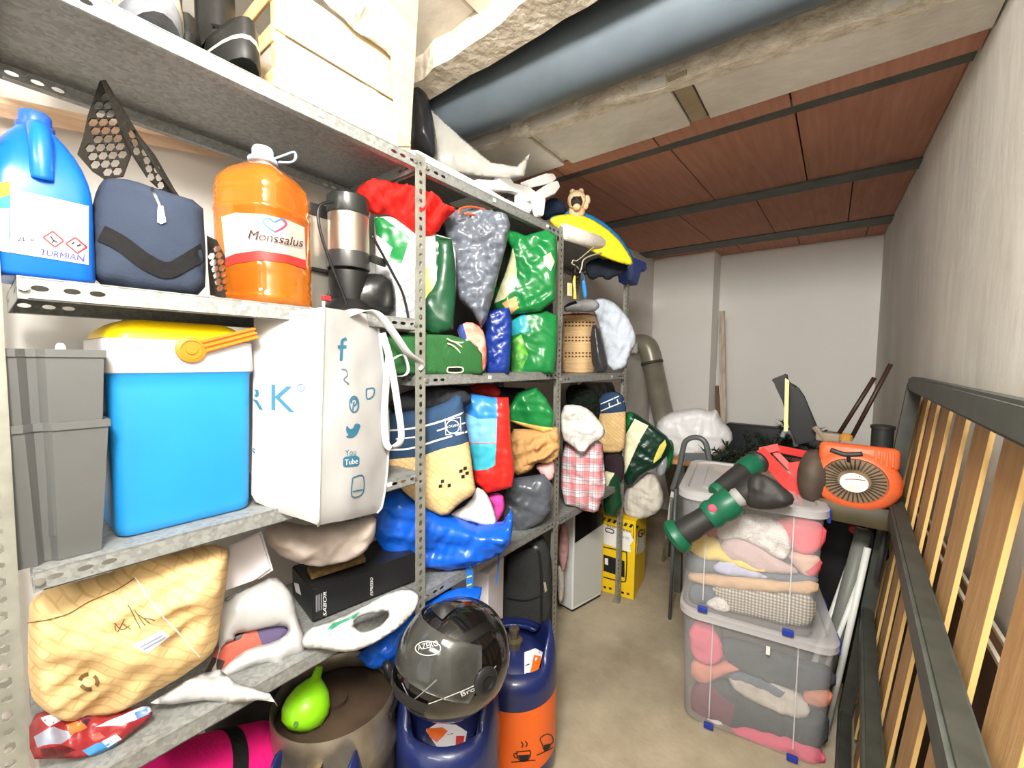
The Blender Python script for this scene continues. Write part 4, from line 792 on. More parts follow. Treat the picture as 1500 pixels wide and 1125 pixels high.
yl = M('strap_yellow', (226, 214, 70), rough=.5)
stamp('strap_label', t, s1, [[(682, 807), (690, 807), (690, 838), (682, 838)]], yl, res=5)
for y_ in (782, 792, 846, 858, 868, 878): stroke('strap_print', t, s1, [[(683, y_), (691, y_-3)]], 2, yl)
a = PX((733, 798), -.93); b_ = PX((727, 855), -.93); bm = B(); add_ribbon(bm, [a+(b_-a)*k/8 for k in range(9)], .006, .0015, Vector((.5, .8, 0))); obj('strap', bm, sb, t)
bm = B(); add_ribbon(bm, smoothpath([PX(p, -.932) for p in ((690, 772), (702, 784), (722, 794), (744, 798))], 5), .012, .0015, Vector((.2, 0, 1))); s2 = obj('strap', bm, sb, t)
for x_, y_ in ((700, 781), (724, 793), (732, 795), (740, 796)): stamp('strap_print', t, s2, [[(x_-3, y_-1), (x_+3, y_+1), (x_+2, y_+3), (x_-4, y_+1)]], yl, res=3)
soft('cloth', [(652, 757), (690, 735), (696, 712), (712, 720), (722, 742), (729, 766), (724, 774), (700, 768), (672, 760)], wc, at=PX((695, 750), -.945), T=.02, wr=.006, ang=40, label='white crumpled cloth on top of the royal blue carry bag', cat='cloth')
soft('cloth', [(710, 724), (736, 721), (740, 740), (737, 752), (726, 768), (720, 756), (722, 742)], cloth('magenta_cloth', (226, 76, 170)), at=PX((728, 745), -.955), T=.018, label='magenta cloth beside the white cloth on the royal blue bag', cat='cloth')
# ------------------------------------------------------------------ top of the middle and far bays
t = thing('plastic_sheet', 'wrinkled clear plastic sheet draped on the top shelf under the pipe', 'sheet', (-1.05, 1.1, 1.99))
soft('sheet', [(601, 132), (612, 140), (640, 168), (680, 205), (720, 238), (757, 243), (776, 225), (768, 258), (745, 262), (700, 258), (650, 250), (618, 232), (612, 180)], clear('clear_sheet', .42, (206, 204, 196), .25), at=PX((690, 230), -1.02), T=.02, Tb=.0, R=.05, wr=.01, ws=.05, crease=.5, sm=0, parent=t)
FW = plas('furniture_white', (240, 240, 238), rough=.45)
t = thing('foam_panel', 'long flat white panel lying along the front edge of the top shelf', 'panel', (-.99, .95, 1.985))
bm = B(); q = [PX(p, -.945) for p in ((600, 219), (614, 220), (690, 262), (740, 290), (740, 302), (690, 273), (612, 236))]; add_prism(bm, q, (-.16, 0, .0)); bmesh.ops.bevel(bm, geom=bm.edges[:], offset=.003, segments=1, affect='EDGES'); obj('panel_body', bm, FW, t)
t = thing('folding_stool', 'white plastic folding stool lying on its side with its legs sticking out', 'stool', (-.98, 1.35, 1.985))
def bar(poly, x, dx, mat, parent, name='leg', bev=.004):
    bm = B(); add_prism(bm, [PX(p, x) for p in poly], (dx, 0, 0)); bmesh.ops.bevel(bm, geom=bm.edges[:], offset=bev, segments=2, affect='EDGES'); return obj(name, bm, mat, parent, sharp=50)
bar([(700, 262), (728, 266), (735, 256), (742, 254), (750, 262), (752, 270), (775, 272), (790, 284), (780, 290), (752, 280), (716, 278), (704, 270)], -.955, -.03, FW, t, 'frame')
bar([(768, 266), (800, 254), (812, 254), (816, 262), (808, 268), (790, 272), (775, 276)], -.965, -.025, FW, t); bar([(790, 280), (806, 268), (818, 264), (821, 274), (814, 284), (796, 292)], -.96, -.025, FW, t)
bar([(778, 282), (796, 284), (800, 292), (797, 316), (788, 317), (782, 300)], -.945, -.02, FW, t); bar([(762, 282), (774, 286), (782, 300), (778, 312), (764, 305), (762, 294)], -.95, -.03, FW, t)
bar([(700, 266), (725, 284), (765, 302), (778, 314), (740, 298), (704, 278)], -.95, -.02, FW, t, 'seat_rim', .002)
bm = B(); add_lathe(bm, [(.009, 0), (.009, .012), (.006, .014)], PX((772, 292), -.948), (1, 0, 0), seg=14); obj('hinge', bm, FW, t)
bm = B(); bmesh.ops.create_uvsphere(bm, u_segments=12, v_segments=8, radius=.012); bmesh.ops.translate(bm, vec=PX((759, 254), -1.0), verts=bm.verts); tag(obj('pink_knob', bm, plas('pink_plastic', (236, 160, 180)), smooth=True), 'small pink plastic knob behind the white folding stool', 'knob')
# plush monkey-like toy: sits on the bodyboard
t = thing('plush_toy', 'small tan plush toy animal with a dark face sitting on the bodyboard', 'toy', PX((848, 316), -.96))
FUR = cloth('plush_tan', (222, 190, 152), bump=.6, bs=140); FAC = cloth('plush_dark', (56, 48, 42), bump=.5, bs=140)
hc = PX((845, 294), -.96)
def blob(c, r, s=(1, 1, 1), nm='body', mat=FUR):
    bm = B(); bmesh.ops.create_uvsphere(bm, u_segments=18, v_segments=12, radius=r); bmesh.ops.scale(bm, vec=s, verts=bm.verts)
    for v in bm.verts: v.co *= 1+.05*noise.noise(v.co*60)
    bmesh.ops.translate(bm, vec=c, verts=bm.verts); return obj(nm, bm, mat, t, smooth=True)
tow = (CAM-hc).normalized(); rt = Vector((0, 0, 1)).cross(tow).normalized()
blob(hc, .044, (1, 1, 1.02), 'head'); blob(hc+tow*.02+Vector((0, 0, -.005)), .03, (1, 1, .95), 'face', FAC); blob(hc+tow*.036-Vector((0, 0, .028)), .018, (1, 1, .8), 'muzzle'); blob(hc+tow*.05+rt*.013+Vector((0, 0, .012)), .0075, nm='eye', mat=BLACK); blob(hc+tow*.05-rt*.013+Vector((0, 0, .012)), .0075, nm='eye', mat=BLACK)
blob(hc-Vector((0, 0, .052))-tow*.03, .04, (1, 1, .9), 'body'); blob(hc+rt*.046+Vector((0, 0, .0)), .016, (1, 1, 1.4), 'paw'); blob(hc+rt*.04-Vector((0, 0, .02)), .014, (1, 1, 1.6), 'arm'); blob(hc-rt*.02+Vector((0, 0, .04)), .014, nm='ear'); blob(hc+rt*.018+Vector((0, 0, .042)), .013, nm='ear')
t = thing('bodyboard', 'yellow and blue foam bodyboard overhanging the top shelf at the far end', 'bodyboard', PX((860, 345), -.94))
bb = [(803, 322), (815, 315), (840, 313), (862, 318), (886, 332), (908, 352), (924, 376), (929, 390), (905, 385), (872, 372), (838, 352), (812, 332)]
pn = Vector((.72, -.62, -.12))
soft('hull', bb, plas('board_yellow', (240, 214, 40), rough=.45), at=PX((860, 345), -.935), n=pn, T=.012, Tb=.008, R=.02, wr=.001, crease=0, sm=1, parent=t)
soft('deck', [(801, 319), (816, 311), (841, 308), (864, 313), (889, 328), (911, 349), (927, 374), (929, 390), (905, 382), (872, 366), (838, 346), (812, 328)], plas('board_blue', (30, 108, 166), rough=.5), at=PX((860, 345), -.935)-pn.normalized()*.024, n=pn, T=.012, Tb=.014, R=.02, wr=.001, crease=0, sm=1, parent=t)
soft('bag', [(790, 318), (796, 298), (810, 288), (826, 296), (832, 312), (810, 316), (800, 324)], cloth('dark_blue_cloth', (30, 44, 66)), at=PX((810, 305), -1.05), T=.05, label='dark blue cloth bag behind the stool legs on the top shelf', cat='bag')
t = thing('paint_roller', 'white paint roller lying on the top shelf edge with its wire frame hanging over', 'roller', PX((855, 350), -.93))
a, b_ = PX((824, 339), -.94), PX((882, 358), -.9); ax = (b_-a); bm = B(); add_lathe(bm, [(.012, -.004), (.03, 0), (.034, .004), (.034, ax.length-.004), (.03, ax.length), (.008, ax.length+.004)], a, ax, seg=24); obj('sleeve', bm, cloth('roller_wool', (236, 232, 222), bump=.6, bs=160), t, sharp=60)
WIRE = M('wire_pale', (222, 214, 190), rough=.35, metal=.4)
bm = B(); add_tube(bm, smoothpath([PX(p, -.885) for p in ((878, 346), (884, 346), (886, 352), (886, 364), (880, 370), (862, 376), (854, 382), (852, 392), (849, 400))], 4), .0032, seg=8); obj('frame', bm, WIRE, t, smooth=True)
bm = B(); add_tube(bm, [PX(p, -.885) for p in ((852, 398), (853, 410))], [.006, .007], seg=10); obj('ferrule', bm, M('ferrule', (60, 60, 60)), t)
bl = plas('handle_blue', (50, 130, 200))
bm = B(); add_tube(bm, [PX(p, -.885) for p in ((853, 400), (855, 415), (857, 432), (857, 437))], [.005, .009, .01, .005], seg=12); obj('handle', bm, bl, t, smooth=True)
t = thing('scraper', 'yellow-handled scraper hanging from a wire beside the blue roller handle', 'tool', PX((842, 420), -.93))
bm = B(); add_tube(bm, smoothpath([PX(p, -.9) for p in ((879, 354), (860, 370), (845, 382), (840, 381), (838, 386), (844, 390), (848, 394))], 4), .0026, seg=6); obj('wire_hook', bm, WIRE, t, smooth=True)
bm = B(); add_tube(bm, [PX(p, -.9) for p in ((843, 388), (842, 404))], [.004, .006], seg=10); obj('shank', bm, BLACK, t, smooth=True)
yh = plas('handle_yellow', (240, 208, 90))
bm = B(); add_tube(bm, [PX(p, -.9) for p in ((842, 404), (841, 412), (842, 426), (842, 438))], [.004, .007, .005, .009], seg=12); obj('handle', bm, yh, t, smooth=True)
bm = B(); add_prism(bm, [PX(p, -.92) for p in ((833, 414), (838, 415), (838, 434), (833, 433))], (-.006, 0, 0)); tag(obj('paint_brush', bm, plas('handle_cream', (244, 226, 170))), 'cream tool handle hanging behind the yellow scraper', 'tool')
t = thing('plastic_bracket', 'dark blue moulded plastic bracket perched on the last slotted post', 'bracket', PX((926, 395), -.93))
bar([(910, 378), (930, 378), (946, 384), (948, 394), (944, 398), (940, 394), (934, 418), (924, 412), (922, 398)], -.905, -.07, plas('bracket_blue', (48, 74, 150)), t, 'bracket_body', .003); bar([(921, 380), (926, 380), (928, 400), (925, 411), (921, 409)], -.902, -.01, plas('bracket_rib', (92, 116, 184)), t, 'rib', .001)
soft('bag', [(858, 384), (880, 376), (905, 372), (921, 385), (916, 402), (902, 404), (890, 412), (880, 404), (866, 412), (858, 400)], cloth('dark_slate_cloth', (40, 46, 56)), at=PX((885, 392), -.96), T=.03, label='dark slate cloth hanging under the top shelf by the blue bracket', cat='bag')
# ------------------------------------------------------------------ far bay
t = thing('basket', 'tan woven straw basket with a dark red rim standing on the middle shelf', 'basket', PZ((852, 547), 1.361))
bc2 = PZ((852, 546), 1.362)+Vector((-.06, .07, 0)); bc2.x = min(bc2.x, -1.03); hb = PX((852, 458), bc2.x+.08).z-1.362
mt, nt, b, L, tc = MN('straw_weave'); b.inputs['Roughness'].default_value = .8
wv = nt.nodes.new('ShaderNodeTexWave'); wv.bands_direction = 'Z'; wv.inputs['Scale'].default_value = 38; wv.inputs['Distortion'].default_value = 1.5; L(tc.outputs['Object'], wv.inputs['Vector'])
r = nt.nodes.new('ShaderNodeValToRGB'); r.color_ramp.elements[0].color = lin((226, 182, 126)); r.color_ramp.elements[1].color = lin((244, 212, 164)); L(wv.outputs['Fac'], r.inputs[0]); L(r.outputs[0], b.inputs['Base Color'])
bp = nt.nodes.new('ShaderNodeBump'); bp.inputs['Strength'].default_value = .5; bp.inputs['Distance'].default_value = .004; L(wv.outputs['Fac'], bp.inputs['Height']); L(bp.outputs[0], b.inputs['Normal']); STRAW = mt
bm = B(); add_loft(bm, [rr3(bc2.x, bc2.y, 1.362+h*hb, .082*s_, .082*s_, .05*s_, n=6) for h, s_ in ((0, .9), (.05, .98), (.4, 1.02), (.8, .98), (1, .94), (1, .9), (.85, .9))]); bk = obj('body', bm, STRAW, t, sharp=60)
bm = B(); q = rr3(bc2.x, bc2.y, 1.362+hb, .078, .078, .047, n=6); add_tube(bm, q, .005, seg=6, closed=True); obj('rim', bm, M('rim_red', (140, 52, 34), rough=.6), t, smooth=True)
HOLE = M('weave_shadow', (110, 70, 40), rough=.9)
for y_ in (472, 477, 494, 499, 517, 522): stamp('weave_dots', t, bk, [[(x_-1.4, y_-1), (x_+1.4, y_-1), (x_+1.4, y_+1.2), (x_-1.4, y_+1.2)] for x_ in range(829, 876, 5)], HOLE, res=3)
LB = cloth('pale_blue_cotton', (206, 216, 230))
soft('clothing', [(862, 442), (880, 436), (896, 440), (910, 452), (925, 472), (934, 498), (922, 520), (916, 541), (892, 544), (884, 510), (876, 470)], LB, at=PX((905, 490), -.965), T=.04, wr=.01, ws=.04, an=3, ang=-20, crease=.5, sm=1, label='pale blue garment bundled on the middle shelf right of the straw basket', cat='clothing')
soft('clothing', [(826, 446), (850, 438), (872, 438), (880, 448), (870, 458), (840, 456), (826, 458)], cloth('grey_cotton', (160, 160, 164)), at=PX((850, 450), -1.03), T=.04, label='grey cloth spilling over the top of the straw basket', cat='clothing', regions=[([(826, 442), (842, 438), (846, 446), (826, 452)], BLACK)])
soft('bag', [(864, 480), (876, 474), (886, 512), (892, 545), (868, 546)], bagm('bag_dim', (58, 58, 62)), at=PX((876, 515), -1.03), T=.03, label='dim grey bag squeezed between the straw basket and pale blue garment', cat='bag')
PLAID = check('plaid_red', (224, 220, 224), [(0, .42, (200, 80, 86), .55), (.1, .06, (60, 60, 90), .5), (.3, .05, (60, 60, 90), .5), (.62, .05, (110, 110, 140), .6)], .062)
soft('clothing', [(822, 648), (850, 650), (882, 640), (885, 680), (889, 718), (880, 735), (876, 752), (852, 748), (846, 742), (821, 738)], PLAID, at=PX((855, 695), -.915), T=.035, wr=.01, ws=.04, an=4, ang=0, crease=.3, sm=1, label='red and white plaid shirt hanging over the lower shelf', cat='clothing')
soft('cloth', [(821, 594), (845, 592), (864, 600), (876, 614), (887, 628), (884, 642), (868, 648), (853, 668), (840, 655), (821, 642)], wc, at=PX((850, 630), -.895), T=.03, wr=.01, ws=.04, an=2, crease=.5, sm=1, label='white towel folded to a point over the plaid shirt', cat='cloth')
soft('tinsel', [(828, 566), (850, 562), (875, 575), (880, 600), (876, 618), (855, 604), (830, 598)], cloth('garland_green', (26, 36, 28), bump=1.5, bs=120), at=PX((852, 590), -1.03), T=.05, wr=.02, ws=.014, an=1, crease=.8, label='dark green garland bundled behind the white towel', cat='garland')
t = thing('paper_bag', 'dark navy and kraft bag with white print in the far bay', 'bag', PX((893, 640), -1.0))
kb2 = soft('body', [(878, 578), (900, 572), (917, 582), (917, 640), (914, 662), (890, 664), (872, 660), (872, 605)], KR, at=PX((895, 620), -.97), T=.03, wr=.008, crease=.6, sm=1, parent=t, regions=[([(870, 560), (920, 560), (920, 602), (895, 604), (870, 606)], DEN)])
for l_ in ([(880, 592), (912, 578)], [(880, 602), (914, 588)], [(892, 590), (893, 597)], [(904, 585), (906, 592)]): stroke('print', t, kb2, [l_], 1.6, WINK)
soft('bag', [(880, 666), (912, 662), (916, 690), (905, 720), (890, 700)], cloth('aubergine_cloth', (56, 44, 50)), at=PX((898, 685), -.965), T=.03, label='dark aubergine cloth bag under the kraft bag in the far bay', cat='bag')
soft('shopping_bag', [(884, 690), (900, 690), (908, 700), (912, 740), (900, 757), (886, 752), (882, 720)], DGRN, sm=0, R=.032, at=PX((898, 722), -.955), T=.025, label='small dark green bag with cream corner beside the plaid shirt', cat='bag', regions=[([(882, 688), (902, 690), (894, 702), (888, 718), (882, 716)], CREAM)])
t = soft('shopping_bag', [(914, 606), (926, 602), (950, 618), (986, 646), (980, 662), (964, 684), (945, 692), (922, 716), (912, 700), (913, 650)], bagm('bag_bottle_green', (16, 54, 40)), at=PY((945, 660), 2.36), T=.05, wr=.008, ws=.05, ang=50, crease=.5, label='striped dark green and cream carrier bag hanging past the last slotted post', cat='bag', regions=[([(910, 600), (928, 606), (914, 640), (910, 660)], GRN), ([(914, 640), (930, 612), (950, 622), (938, 642), (928, 664), (915, 694), (912, 670)], CREAM), ([(958, 668), (966, 650), (974, 642), (976, 650), (968, 668), (957, 676)], YLW)])
soft('shopping_bag', [(974, 650), (982, 642), (988, 652), (985, 676), (978, 692), (970, 684)], GRN, at=PY((979, 668), 2.5), T=.03, label='strip of bright green bag at the right of the striped bag', cat='bag')
soft('sack', [(910, 732), (922, 708), (936, 698), (950, 690), (964, 700), (974, 728), (968, 748), (942, 760), (916, 757)], cloth('sack_offwhite', (218, 212, 200)), at=PY((942, 730), 2.45), T=.08, wr=.01, ws=.06, crease=.3, label='off-white bulging sack on top of the yellow generator carton', cat='sack')
soft('bag', [(964, 672), (974, 660), (980, 680), (972, 700), (960, 694)], bagm('bag_smoke', (150, 154, 160)), at=PY((970, 680), 2.42), T=.03, label='scrap of grey bag above the off-white sack', cat='bag')
# heater / dehumidifier
A, Bc, D = PZ((818, 886), .004), PZ((838, 897), .004), PZ((881, 873), .004)
t = thing('dehumidifier', 'tall white dehumidifier with a black upper panel under the plaid shirt', 'appliance', (A+D)/2)
zt_ = .70; Ec = A+D-Bc
bm = B(); add_prism(bm, [Vector((p.x, p.y, .012)) for p in (A, Bc, D, Ec)], (0, 0, zt_-.012)); bmesh.ops.bevel(bm, geom=bm.edges[:], offset=.006, segments=2, affect='EDGES'); hb_ = obj('body', bm, plas('appliance_white', (232, 234, 234)), t, sharp=50)
bm = B(); cen = (A+D)/2; add_prism(bm, [cen+(p-cen)*.95 for p in (A, Bc, D, Ec)], (0, 0, .014)); obj('foot', bm, BLACK, t)
d1 = (D-Bc).normalized(); no = Vector((d1.y, -d1.x, 0)); q = lambda s_, z: Bc+d1*((D-Bc).length*s_)+no*.001+Vector((0, 0, z))
z1 = PX((857, 785), Bc.x).z; z2 = PX((880, 770), D.x).z
bm = B(); add_prism(bm, [q(.03, z1), q(.98, z2), q(.98, zt_-.01), q(.03, zt_-.01)], no*.004); obj('front_panel', bm, plas('panel_black', (22, 22, 24), rough=.15), t)
bm = B(); add_prism(bm, [q(.03, .03), q(.98, .03), q(.98, z2-.006), q(.03, z1-.006)], no*.003); obj('front_panel', bm, M('panel_grey', (206, 210, 206), rough=.25), t)
# generator carton
A, Bc = PZ((884, 866), .004), PZ((928, 879), .004); d1 = (Bc-A).normalized(); s = Vector((0, 0, 1)).cross(d1); A = A-d1*.05; hgt = PP((932, 765), Bc, -s).z
t = thing('carton', 'yellow generator carton with black lettering and hazard stripes', 'box', A)
bm = B(); add_prism(bm, [A, Bc, Bc+s*.3, A+s*.3], (0, 0, hgt)); gx = obj('carton_body', bm, M('carton_yellow', (244, 204, 24), rough=.5), t)
stamp('label_band', t, gx, [[(884, 768), (934, 782), (932, 812), (884, 796)]], WINK, res=8); stamp('label_band', t, gx, [[(936, 782), (958, 776), (956, 800), (934, 812)]], WINK, res=8)
txt(t, gx, 'GEN', (934, 788), (956, 780), 11, INK, off=.002, upv=(0, -1), bold=.02); stamp('label_bar', t, gx, [[(928, 769), (932, 770), (931, 790), (927, 789)]], INK, res=5, off=.002)
txt(t, gx, 'ectrogene', (889, 771), (925, 781), 5, INK, off=.002, upv=(0, -1)); stroke('badge', t, gx, [[(888, 773), (898, 776), (898, 781), (888, 778), (888, 773)]], 1.5, INK, off=.002); txt(t, gx, '230V DC', (906, 786), (922, 791), 3.5, INK, off=.002, upv=(0, -1))
for k in range(7): stamp('hazard_stripe', t, gx, [[(884+8*k, 757.5+2*k), (888+8*k, 758.5+2*k), (885+8*k, 763+2*k), (881+8*k, 762+2*k)]], INK, res=4)
stamp('generator_print', t, gx, [[(884, 812), (915, 822), (915, 846), (884, 836)]], INK, res=6); stroke('generator_print', t, gx, [[(884, 801), (914, 808), (918, 812), (917, 846), (912, 852), (884, 845)]], 1.8, INK); stamp('generator_print', t, gx, [[(886, 817), (891, 818), (891, 828), (886, 826)]], WINK, res=4, off=.002)
for p in ((886, 860), (894, 862), (912, 868), (920, 870)): stamp('pictogram', t, gx, [[(p[0]-2, p[1]-2), (p[0]+2, p[1]-1), (p[0]+2, p[1]+2), (p[0]-2, p[1]+1)]], INK, res=3)
# suitcase, white box and blue sacks on the floor behind the lower shelf
t = thing('suitcase', 'black soft suitcase standing under the lower shelf by the far slotted post', 'suitcase', (-1.06, 1.36, 0))
sc_ = soft('body', [(735, 840), (742, 812), (765, 796), (790, 790), (804, 800), (809, 830), (809, 900), (808, 1010), (735, 1050), (732, 930)], cloth('case_black', (50, 52, 52), bump=.4, bs=200), at=PX((780, 900), -.985), T=.04, Tb=.12, R=.03, wr=.003, ws=.1, crease=.1, sm=1, res=.013, parent=t)
stroke('piping', t, sc_, [[(742, 850), (745, 820), (765, 805), (785, 802), (792, 830), (793, 900), (792, 1000)]], 4, BLACK, off=.002); stroke('zipper', t, sc_, [[(742, 876), (770, 880), (792, 872)]], 2.5, BLACK, off=.002); stamp('zip_puller', t, sc_, [[(796, 852), (799, 852), (801, 864), (798, 868)]], M('chrome'), off=.004)
for k, (a_, lb_) in enumerate((((712, 858), 'white cardboard box on the floor behind the helmet'),)):
    q = PX(a_, -1.04); bm = B(); add_box(bm, (q.x-.06, q.y+.02, .305), (.16, .16, .61), rot=.3, bev=.004); bx = obj('carton', bm, PAP); tag(bx, lb_, 'box')
soft('carry_bag', [(522, 962), (560, 930), (600, 893), (628, 876), (672, 862), (706, 860), (700, 884), (655, 905), (620, 945), (612, 985), (590, 990), (575, 966), (545, 972)], IK, sm=0, R=.032, at=PX((590, 930), -1.02), T=.05, wr=.012, ws=.04, ang=50, crease=.8, label='second royal blue woven bag, crumpled behind the motorcycle helmet', cat='bag', regions=[([(556, 966), (562, 960), (570, 964), (562, 972)], RED), ([(588, 984), (604, 978), (606, 984), (590, 990)], RED)])
soft('bag', [(556, 972), (572, 964), (590, 984), (606, 990), (612, 1030), (600, 1060), (578, 1080), (566, 1050), (570, 1000)], bagm('bag_graphite', (46, 48, 52)), at=PX((585, 1020), -.98), T=.03, label='graphite grey bag strap between the steel keg and helmet', cat='bag', regions=[([(580, 1018), (588, 1014), (591, 1028), (583, 1034)], YLW)])
for k, (pl, x, c_, lb_) in enumerate((([(818, 770), (830, 765), (834, 800), (828, 840), (818, 830)], -1.1, (196, 150, 150), 'dusty pink cloth between the suitcase and dehumidifier, upper piece'), ([(814, 830), (826, 826), (828, 870), (818, 890)], -1.1, (214, 206, 196), 'pale cloth between the suitcase and dehumidifier, lower piece'))):
    soft('cloth', pl, cloth('remnant%d' % k, c_), at=PX((824, 800), x), T=.03, label=lb_, cat='cloth')
# ------------------------------------------------------------------ floor in front
NB = plas('cylinder_navy', (28, 40, 92), rough=.35, coat=.3)
def gas(label, c, rad, h, group=None, collar=True, band=None, tagz=None, rot=0):
    t = thing('gas_cylinder', label, 'gas cylinder', (c[0], c[1], 0), group)
    prof = [(rad*.85, 0), (rad*.86, .02), (rad*.97, .03), (rad, .06), (rad, h-.16), (rad*.995, h-.14), (rad*.93, h-.1), (rad*.8, h-.065), (rad*.6, h-.04), (rad*.3, h-.03)]
    bm = B(); add_lathe(bm, prof, (c[0], c[1], 0), seg=40); body = obj('body', bm, NB, t, sharp=50)
    bm = B(); add_lathe(bm, [(.028, h-.03), (.03, h-.005), (.014, h), (.014, h+.02), (.018, h+.022), (.018, h+.034), (.01, h+.036)], (c[0], c[1], 0), seg=20); obj('valve', bm, M('brass_dull', (120, 110, 88), rough=.4, metal=.7), t, sharp=40)
    R = []                          # carrying shroud: two raised lobes
    n = 40
    for s_, z0 in ((1.0, h-.15), (1.005, h-.1), (.97, h-.02), (.86, 1), (.8, 1), (.9, h-.03), (.9, h-.1)):
        ring = []
        for k in range(n):
            a = 2*math.pi*k/n; lobe = max(0, math.cos(2*(a-rot)))**.6; zz = z0 if z0 != 1 else h-.045+.1*lobe
            ring.append(Vector((c[0]+rad*s_*math.cos(a), c[1]+rad*s_*math.sin(a), zz)))
        R.append(ring)
    bm = B(); add_loft(bm, R, False, False); sh = obj('shroud', bm, NB, t, smooth=True)
    return t, body, sh
g2c = PZ((822, 1125), 0); c2_ = (-.838, 1.112)
t, body, sh = gas('navy gas cylinder with an orange band printed with a cup and a cook', c2_, .15, .455, 'navy gas cylinders', rot=.66)
OB = M('band_orange', (242, 108, 34), rough=.4)
zb_ = PP((780, 1034), Vector((c2_[0]+.09, c2_[1]-.12, 0)), Vector((.6, -.8, 0))).z-.025
bm = B(); add_lathe(bm, [(.1508, .10), (.1512, .11), (.1512, zb_-.01), (.1508, zb_)], (c2_[0], c2_[1], 0), seg=40, capb=False, capt=False); bd = obj('band', bm, OB, t, smooth=True)
stamp('round_label', t, [body], [[(768, 956), (784, 950), (799, 958), (806, 974), (800, 992), (768, 1004)]], PAP, res=5); stamp('round_label', t, [body], [[(782, 960), (792, 962), (790, 984), (776, 986)]], OB, res=5, off=.002); stamp('round_label', t, [body], [[(770, 986), (794, 984), (796, 998), (768, 1002)]], INK, res=5, off=.0022)
stroke('cup_print', t, bd, [[(757, 1100), (758, 1108), (763, 1114), (771, 1114), (776, 1108), (777, 1100)], [(757, 1101), (777, 1099)], [(757, 1103), (753, 1104), (754, 1109), (759, 1110)], [(749, 1116), (784, 1113)], [(764, 1095), (766, 1090), (763, 1086)], [(770, 1094), (772, 1089), (769, 1085)]], 1.6, INK); stamp('cup_print', t, bd, [[(758, 1106), (776, 1105), (772, 1114), (763, 1114)]], INK, res=4)
stroke('cook_print', t, bd, [[(794, 1090), (791, 1082), (796, 1077), (802, 1075), (808, 1078), (810, 1086), (806, 1090)], [(794, 1090), (797, 1098), (804, 1095), (806, 1090)], [(786, 1106), (812, 1094)]], 1.5, INK); stamp('cook_print', t, bd, [[(796, 1091), (805, 1089), (803, 1098), (797, 1101)]], INK, res=4)
c1_ = (-.838, .80)
t, body, sh = gas('navy gas cylinder carrying the black motorcycle helmet', c1_, .15, .455, 'navy gas cylinders', rot=.66)
stamp('round_label', t, [body], [[(624, 1070), (640, 1060), (668, 1062), (684, 1072), (680, 1094), (660, 1102), (640, 1094)]], PAP, res=6); stamp('round_label', t, [body], [[(624, 1068), (648, 1066), (656, 1072), (640, 1088), (630, 1080)]], OB, res=5, off=.002); stamp('round_label', t, [body], [[(668, 1078), (680, 1078), (678, 1094), (667, 1094)]], REDINK, res=5, off=.002)
gas('navy gas cylinder at the lower edge in front of the steel keg', (-.925, .45), .11, .43, 'navy gas cylinders', rot=.66)
bm = B(); q = PX((548, 1118), -.9); add_lathe(bm, [(.012, -.02), (.014, -.012), (.014, .004), (.01, .01)], q, seg=16); tag(obj('valve_cap', bm, plas('cap_cream', (226, 222, 196))), 'cream plastic valve cap in front of the steel keg', 'cap')
# helmet
hc = CAM+ray((669, 962))*1.02
t = thing('helmet', 'glossy black full-face motorcycle helmet with a smoked visor', 'helmet', hc-Vector((0, 0, .13)))
fw = Vector((-.22, -.93, .42)).normalized(); sd = Vector((0, 0, 1)).cross(fw).normalized(); upv = fw.cross(sd)
GLB = M('helmet_black', (14, 14, 15), rough=.12, coat=.6)
def hpt(la, lo, k=1.0, off=0):
    """la from -pi/2 (bottom) to pi/2, lo around from the front"""
    cl, sl = math.cos(la), math.sin(la); x = cl*math.cos(lo); y = cl*math.sin(lo)
    rx = .148 if x > 0 else .138; rz = .135
    z = sl*rz
    if z < -.03: x = x*(1+.10*min(1, (-.03-z)/.06)) if x > 0 else x*(1-.25*min(1, (-.03-z)/.09)); y = y*(1-.12*min(1, (-.03-z)/.09))
    p = Vector((x*rx, y*.122, z))*k; return hc+fw*(p.x+off*x)+sd*(p.y+off*y)+upv*(p.z+off*sl)
rows = 28; cols = 48; bm = B(); R = []
for i in range(rows+1):
    la = -1.02+(math.pi/2-.03+1.02)*i/rows; R.append([hpt(la, 2*math.pi*k/cols) for k in range(cols)])
R = [[hc+(p-hc)*.86 + upv*-.0 for p in R[3]]]+[[hc+(p-hc)*.97 for p in R[0]]]+R
add_loft(bm, R); shell = obj('shell', bm, GLB, t, smooth=True)
VIS = M('visor_smoke', (84, 84, 80), rough=.1, coat=.8, spec=.8, var=.25, vs=14)
bm = B(); vr = []
for i in range(13):
    la = -.22+.82*i/12; top_ = i/12; hw = 1.42-.18*abs(top_-.45)
    vr.append([hpt(la, -hw+2*hw*k/30, 1, .006) for k in range(31)])
V = [[bm.verts.new(p) for p in r_] for r_ in vr]
for a_, d_ in zip(V, V[1:]):
    for k in range(30): bm.faces.new((a_[k], a_[k+1], d_[k+1], d_[k]))
rr_ = bmesh.ops.solidify(bm, geom=bm.faces[:], thickness=.004); vis = obj('visor', bm, VIS, t, smooth=True)
for s_ in (-1, 1):
    bm = B(); p = hpt(.12, s_*1.5, 1, .004); n_ = (p-hc).normalized(); add_lathe(bm, [(.03, 0), (.031, .006), (.024, .012), (.014, .013), (.013, .009), (.004, .009)], p, n_, seg=24); obj('visor_pivot', bm, M('pivot_dark', (34, 34, 34), rough=.25), t, sharp=40)
bm = B(); V = [[bm.verts.new(hpt(-.62+.22*i/4, -.75+1.5*k/16, 1, .008-.004*abs(k-8)/8)) for k in range(17)] for i in range(5)]
